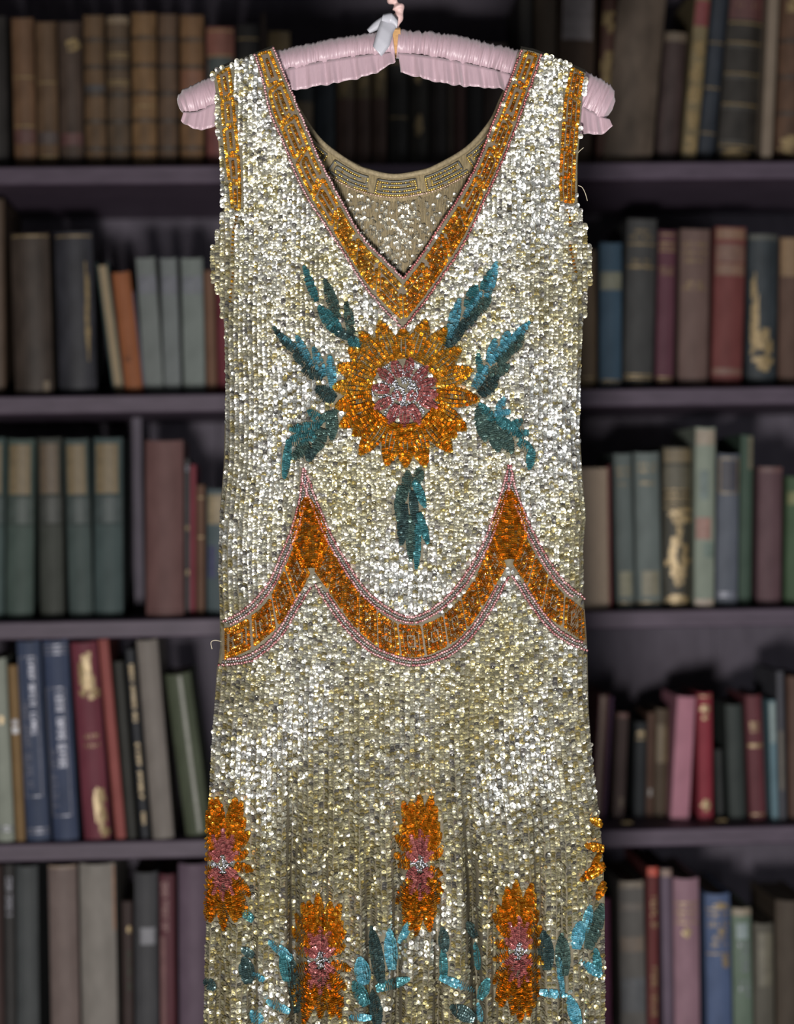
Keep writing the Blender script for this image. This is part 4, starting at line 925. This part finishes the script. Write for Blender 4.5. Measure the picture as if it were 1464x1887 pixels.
# greek key threads on the back neck band
def bpt(s, f):
    i = np.clip(s, 0, 1) * 119; k = np.arange(120); g = lambda arr: np.stack([np.interp(i, k, arr[:, 0]), np.interp(i, k, arr[:, 1])], -1)
    return g(A) + g(nrm2) * np.asarray(f, float).reshape(-1, 1)
gold_thread = mottled('gold_thread', lin((214, 176, 84)), .35, .3, 500, (1, 1, 1), .2, .5, .6)
grey_thread = mottled('grey_thread', lin((92, 92, 88)), .6, .2, 500)
kb = flower_root('back_neck_band', 'grey and gold key pattern band inside the back neckline')
nk = 7
for i in range(nk):
    s0, s1 = (i + .06) / nk, (i + .94) / nk; q = np.linspace(0, 1, 14)
    def seg(a, b, f0, f1): return bpt(s0 + (s1 - s0) * (a + (b - a) * q), f0 + (f1 - f0) * q)
    path = np.vstack([seg(.98, .02, 36, 36), seg(.02, .02, 36, 14), seg(.02, .9, 14, 14), seg(.9, .9, 14, 29), seg(.9, .14, 29, 29), seg(.14, .14, 29, 21), seg(.14, .76, 21, 21)])
    if i % 2: pass
    V, F = tube(bk(path[:, 0], path[:, 1], .0014), .0011, 5); mesh_obj('key_braid', V, F, grey_thread, kb, True, loc=DL)
    pg = resamp(path, int(length(path) / 4.2)); n = len(pg)
    keep = rng.random(n) < (.85 if i in (1, 3, 4, 5) else .5)
    pg = pg[keep]; pg = pg + np.array([0, 3.2])
    V, F, k = bead_mesh(bk(pg[:, 0], pg[:, 1], .0018), np.full(len(pg), .0012), np.tile([[1.0, 0, 0.1]], (len(pg), 1)))
    o = mesh_obj('key_beads', V, F, amber_m, kb, True, np.repeat(pal((lin((176, 140, 66)), lin((246, 216, 120))), len(pg)), k, 0), DL); o['kind'] = 'stuff'
ln = bpt(np.linspace(0, 1, 150), np.full(150, 43))
V, F, k = bead_mesh(bk(ln[:, 0], ln[:, 1], .0016), np.full(150, .0010), np.tile([[1.0, 0, 0.1]], (150, 1)))
o = mesh_obj('back_bead_cord', V, F, pink_m, kb, True, np.repeat(pal((lin((150, 128, 108)), lin((220, 190, 180))), 150), k, 0), DL); o['kind'] = 'stuff'
# sequins showing through the net, with gathered threads
n = 1700
x = rng.uniform(600, 885, n); y = rng.uniform(340, 540, n)
c = np.exp(-((x - 735) / 62) ** 2 - ((y - 440) / 75) ** 2)
top = np.interp(x, rim_pts[:, 0], rim_pts[:, 1]) + 52
ok = (y > top) & (rng.random(n) < .18 + .8 * c); x, y = x[ok], y[ok]; n = len(x)
nn = np.tile([[0, -1.0, 0]], (n, 1)) + rng.normal(0, .45, (n, 3))
V, F = seq_mesh(bk(x, y, .0018), nn, np.tile([[0, 0, 1.0]], (n, 1)), rng.uniform(3.2, 4.6, n) * .0005, .2, .2)
o = mesh_obj('inner_sequins', V, F, silver_seq_m, dress, True, np.repeat(np.tile([lin((206, 202, 188))], (n, 1)) * rng.uniform(.7, 1.1, (n, 1)), 2 * NS, 0), DL); o['kind'] = 'stuff'
thr = []
for i in range(64):
    x0 = 598 + i * 4.5; yt = np.interp(x0, rim_pts[:, 0], rim_pts[:, 1]) + 52
    x1 = 735 + (x0 - 735) * .8; q = np.linspace(0, 1, 8)
    thr.append(tube(bk(x0 + (x1 - x0) * q + rng.normal(0, .5, 8), yt + (560 - yt) * q, .0012), .0006, 4))
V, F = both(*thr); o = mesh_obj('net_threads', V, F, rim_m, dress, True, loc=DL); o['kind'] = 'stuff'
# loose thread ends
thread_m = mottled('loose_thread', lin((170, 160, 140)), .7, .1, 100)
for pts, yy in (([(1066, 342), (1073, 345), (1079, 356), (1083, 370)], -.022), ([(1064, 283), (1070, 277), (1076, 272)], -.02), ([(408, 1182), (396, 1180), (389, 1184), (391, 1196)], -.003)):
    s = smooth_line(pts); V, F = tube(at(s[:, 0], s[:, 1], np.full(len(s), yy)), .00035, 5); mesh_obj('loose_thread', V, F, thread_m, dress, True, loc=DL)

# ================================================================== the padded hanger
HL = at(727, 105, 0.0)
hanger = empty('padded_hanger', tuple(HL), 'padded pink satin coat hanger with ruched arms and white ribbon bow', 'hanger')
def satin():
    m, nt, b = new_mat('pink_satin')
    b.inputs['Base Color'].default_value = (*lin((200, 170, 181), .58), 1); b.inputs['Roughness'].default_value = .42
    b.inputs['Sheen Weight'].default_value = .3; b.inputs['Specular IOR Level'].default_value = .5
    tc = nt.nodes.new('ShaderNodeTexCoord'); mp = nt.nodes.new('ShaderNodeMapping'); mp.inputs['Scale'].default_value = (260, 60, 40)
    nz = nt.nodes.new('ShaderNodeTexNoise'); nz.inputs['Scale'].default_value = 1.0; nz.inputs['Detail'].default_value = 3
    bp = nt.nodes.new('ShaderNodeBump'); bp.inputs['Strength'].default_value = .8; bp.inputs['Distance'].default_value = .0016
    nt.links.new(tc.outputs['Object'], mp.inputs[0]); nt.links.new(mp.outputs[0], nz.inputs['Vector'])
    nt.links.new(nz.outputs['Fac'], bp.inputs['Height']); nt.links.new(bp.outputs[0], b.inputs['Normal'])
    return m
satin_m = satin()
def ridge(s, ang, seed):
    """ruching: crisp irregular gathers running round the arm"""
    q = s * 1.0 + 2.2 * np.sin(ang + seed)
    v = np.sin(q / 3.1 + seed + 1.3 * np.sin(q / 11)) + .7 * np.sin(q / 5.3 + 2 * seed + .8 * np.sin(ang * 2)) + .5 * np.sin(q / 1.9 + 3 * seed)
    return -np.abs(v) ** .8
def arm(pts, seed, tight):
    p = smooth_line([(a, b) for a, b, _ in pts], 24); hh = np.interp(np.linspace(0, 1, len(p)), np.linspace(0, 1, len(pts)), [q[2] for q in pts])
    L_ = length(p); n = 230; P = resamp(p, n); hh = np.interp(np.linspace(0, 1, n), np.linspace(0, 1, len(hh)), hh)
    s = np.linspace(0, L_, n); k = 28; th = np.arange(k) * 2 * math.pi / k
    T = np.gradient(P, axis=0); T /= np.linalg.norm(T, axis=1, keepdims=True); nm = np.stack([-T[:, 1], T[:, 0]], 1)
    V = []
    for i in range(n):
        end = min(1.0, (n - 1 - i) / 14.0); e = math.sqrt(max(0.0, 1 - (1 - end) ** 2)) * .98 + .02
        rr = ridge(s[i], th, seed) * tight * (.4 + .6 * abs(math.sin(i * .05)))
        h = hh[i] * e + rr * 3.2 + 3; dp = (30 * e + rr * 4.6 + 3) * .0005
        px_ = P[i, 0] + nm[i, 0] * np.cos(th) * h; py_ = P[i, 1] + nm[i, 1] * np.cos(th) * h
        V.append(at(px_, py_, -np.sin(th) * dp))
    V = np.array(V).reshape(-1, 3)
    idx = np.arange(n * k).reshape(n, k); nx = np.roll(idx, -1, 1)
    F = np.stack([idx[:-1], idx[1:], nx[1:], nx[:-1]], -1).reshape(-1, 4)
    # close both ends
    V = np.vstack([V, at(P[0, 0], P[0, 1], 0)[None], at(P[-1, 0], P[-1, 1], 0)[None]])
    F = [tuple(q) for q in F.tolist()] + [(idx[0, j], idx[0, (j + 1) % k], n * k) for j in range(k)] + [(idx[-1, (j + 1) % k], idx[-1, j], n * k + 1) for j in range(k)]
    return V, F
LARM = [(726, 81, 24), (640, 91, 23), (560, 107, 23), (505, 121, 23), (440, 150, 23), (390, 174, 25), (350, 190, 29), (331, 200, 27)]
RARM = [(733, 80, 25), (800, 86, 26), (880, 102, 27), (950, 121, 28), (1010, 144, 29), (1070, 172, 34), (1104, 190, 40), (1129, 202, 38)]
for a_, sd, tg in ((LARM, 1.7, .75), (RARM, 4.1, 1.15)):
    V, F = arm(a_, sd, tg); mesh_obj('padded_arm', V, F, satin_m, hanger, True, loc=HL)
def ruffle(top, bot, seed, amp):
    n = 220; A_ = resamp(smooth_line([(x, y - 7) for x, y in top]), n); B_ = resamp(smooth_line(bot), n); k = 8; V = []
    s = np.linspace(0, length(top), n)
    wv = np.sin(s / 5.2 + seed + 1.5 * np.sin(s / 17)) + .6 * np.sin(s / 2.9 + 2 * seed)
    for i in range(n):
        for j in range(k):
            f = j / (k - 1); p = A_[i] + (B_[i] - A_[i]) * f
            V.append(at(p[0] + 1.2 * f * math.sin(s[i] / 6 + seed), p[1] + f * 1.2 * wv[i], -.0128 - .0035 * f + amp * wv[i] * (.35 + .65 * f)))
    idx = np.arange(n * k).reshape(n, k)
    F = np.stack([idx[:-1, :-1], idx[:-1, 1:], idx[1:, 1:], idx[1:, :-1]], -1).reshape(-1, 4)
    return np.array(V), F
RUF = [([(727, 103), (660, 110), (600, 119), (550, 129), (505, 142), (440, 172), (400, 194), (365, 212), (338, 214)],
        [(729, 113), (690, 136), (640, 149), (575, 161), (530, 170), (450, 200), (402, 230), (360, 239), (334, 222)], .4, .0022),
       ([(734, 104), (790, 110), (850, 121), (940, 143), (1010, 172), (1070, 202), (1092, 212), (1108, 222), (1124, 226)],
        [(738, 133), (790, 147), (850, 158), (932, 166), (1000, 200), (1060, 240), (1092, 248), (1112, 246), (1128, 232)], 2.3, .0028)]
for t_, b_, sd, am in RUF:
    V, F = ruffle(t_, b_, sd, am); o = mesh_obj('ruffle', V, F, satin_m, hanger, True, loc=HL)
    md = o.modifiers.new('thickness', 'SOLIDIFY'); md.thickness = .0006
# wooden core showing in the gap between the arms
wood_core = mottled('pale_wood', lin((196, 150, 96), .65), .55, .2, 90, (1, 1, 4), .1)
c0 = at(731.5, 80, 0.0); v, f = bevel_box(c0[0] - .0035, c0[0] + .0035, -.0125, .012, c0[2] - .011, c0[2] + .012, .002)
mesh_obj('wooden_core', v, f, wood_core, hanger, False, loc=HL)
# hook bound in twisted pink ribbon
hk = smooth_line([(729, 72), (731, 45), (736, 22), (731, 8), (722, -4), (716, -22), (722, -48), (745, -62), (768, -50), (775, -28), (768, -12)], 10)
P3 = at(hk[:, 0], hk[:, 1], np.full(len(hk), -.002)); n = len(P3)
rr = .0044 + .0012 * np.sin(np.arange(n) * .55) + .0009 * np.sin(np.arange(n) * .31 + 1)
rr = np.where(np.arange(n) > 45, .0036 + .0004 * np.sin(np.arange(n) * 1.25), rr)
V, F = tube(P3, rr, 10); 
mesh_obj('ribbon_bound_hook', V, F, mottled('pale_pink_ribbon', lin((226, 190, 186), .65), .5, .12, 200, (1, 1, 3), .3), hanger, True, loc=HL)
# white satin ribbon tied at the neck of the hook
rib_m = mottled('white_ribbon', lin((196, 196, 206), .62), .4, .06, 60, (1, 1, 1), .1)
def strip(pairs, Ys, name):
    a = resamp(smooth_line([p[0] for p in pairs]), 24); b = resamp(smooth_line([p[1] for p in pairs]), 24); Y_ = np.interp(np.linspace(0, 1, 24), np.linspace(0, 1, len(Ys)), Ys)
    V = []
    for i in range(24):
        for k in range(5):
            p = a[i] + (b[i] - a[i]) * k / 4; V.append(at(p[0], p[1], Y_[i] - .002 * math.sin(math.pi * k / 4)))
    idx = np.arange(120).reshape(24, 5); F = np.stack([idx[:-1, :-1], idx[:-1, 1:], idx[1:, 1:], idx[1:, :-1]], -1).reshape(-1, 4)
    o = mesh_obj(name, np.array(V), F, rib_m, hanger, True, loc=HL); md = o.modifiers.new('thickness', 'SOLIDIFY'); md.thickness = .0006
strip([((706, 30), (733, 46)), ((698, 52), (724, 62)), ((690, 78), (718, 84)), ((688, 86), (703, 104))], [-.012, -.018, -.021, -.0215], 'ribbon_tail')
strip([((676, 54), (682, 62)), ((690, 40), (700, 54)), ((706, 30), (722, 46)), ((720, 27), (731, 40))], [-.004, -.007, -.010, -.012], 'ribbon_loop')
strip([((706, 26), (702, 42)), ((722, 24), (722, 44)), ((734, 36), (732, 53))], [-.014, -.017, -.014], 'ribbon_knot')

# rail above the frame that carries the hook
pk = at(745, -49, -.002)
V, F = tube(np.array([[x, -.002, pk[2] - .0015] for x in np.linspace(-2.6, 2.6, 9)]), .0055, 12)
o = mesh_obj('trim_1', V, F, mottled('rail_steel', (.3, .3, .31), .35, .1, 50, metal=.8), None, True); o['kind'] = 'structure'
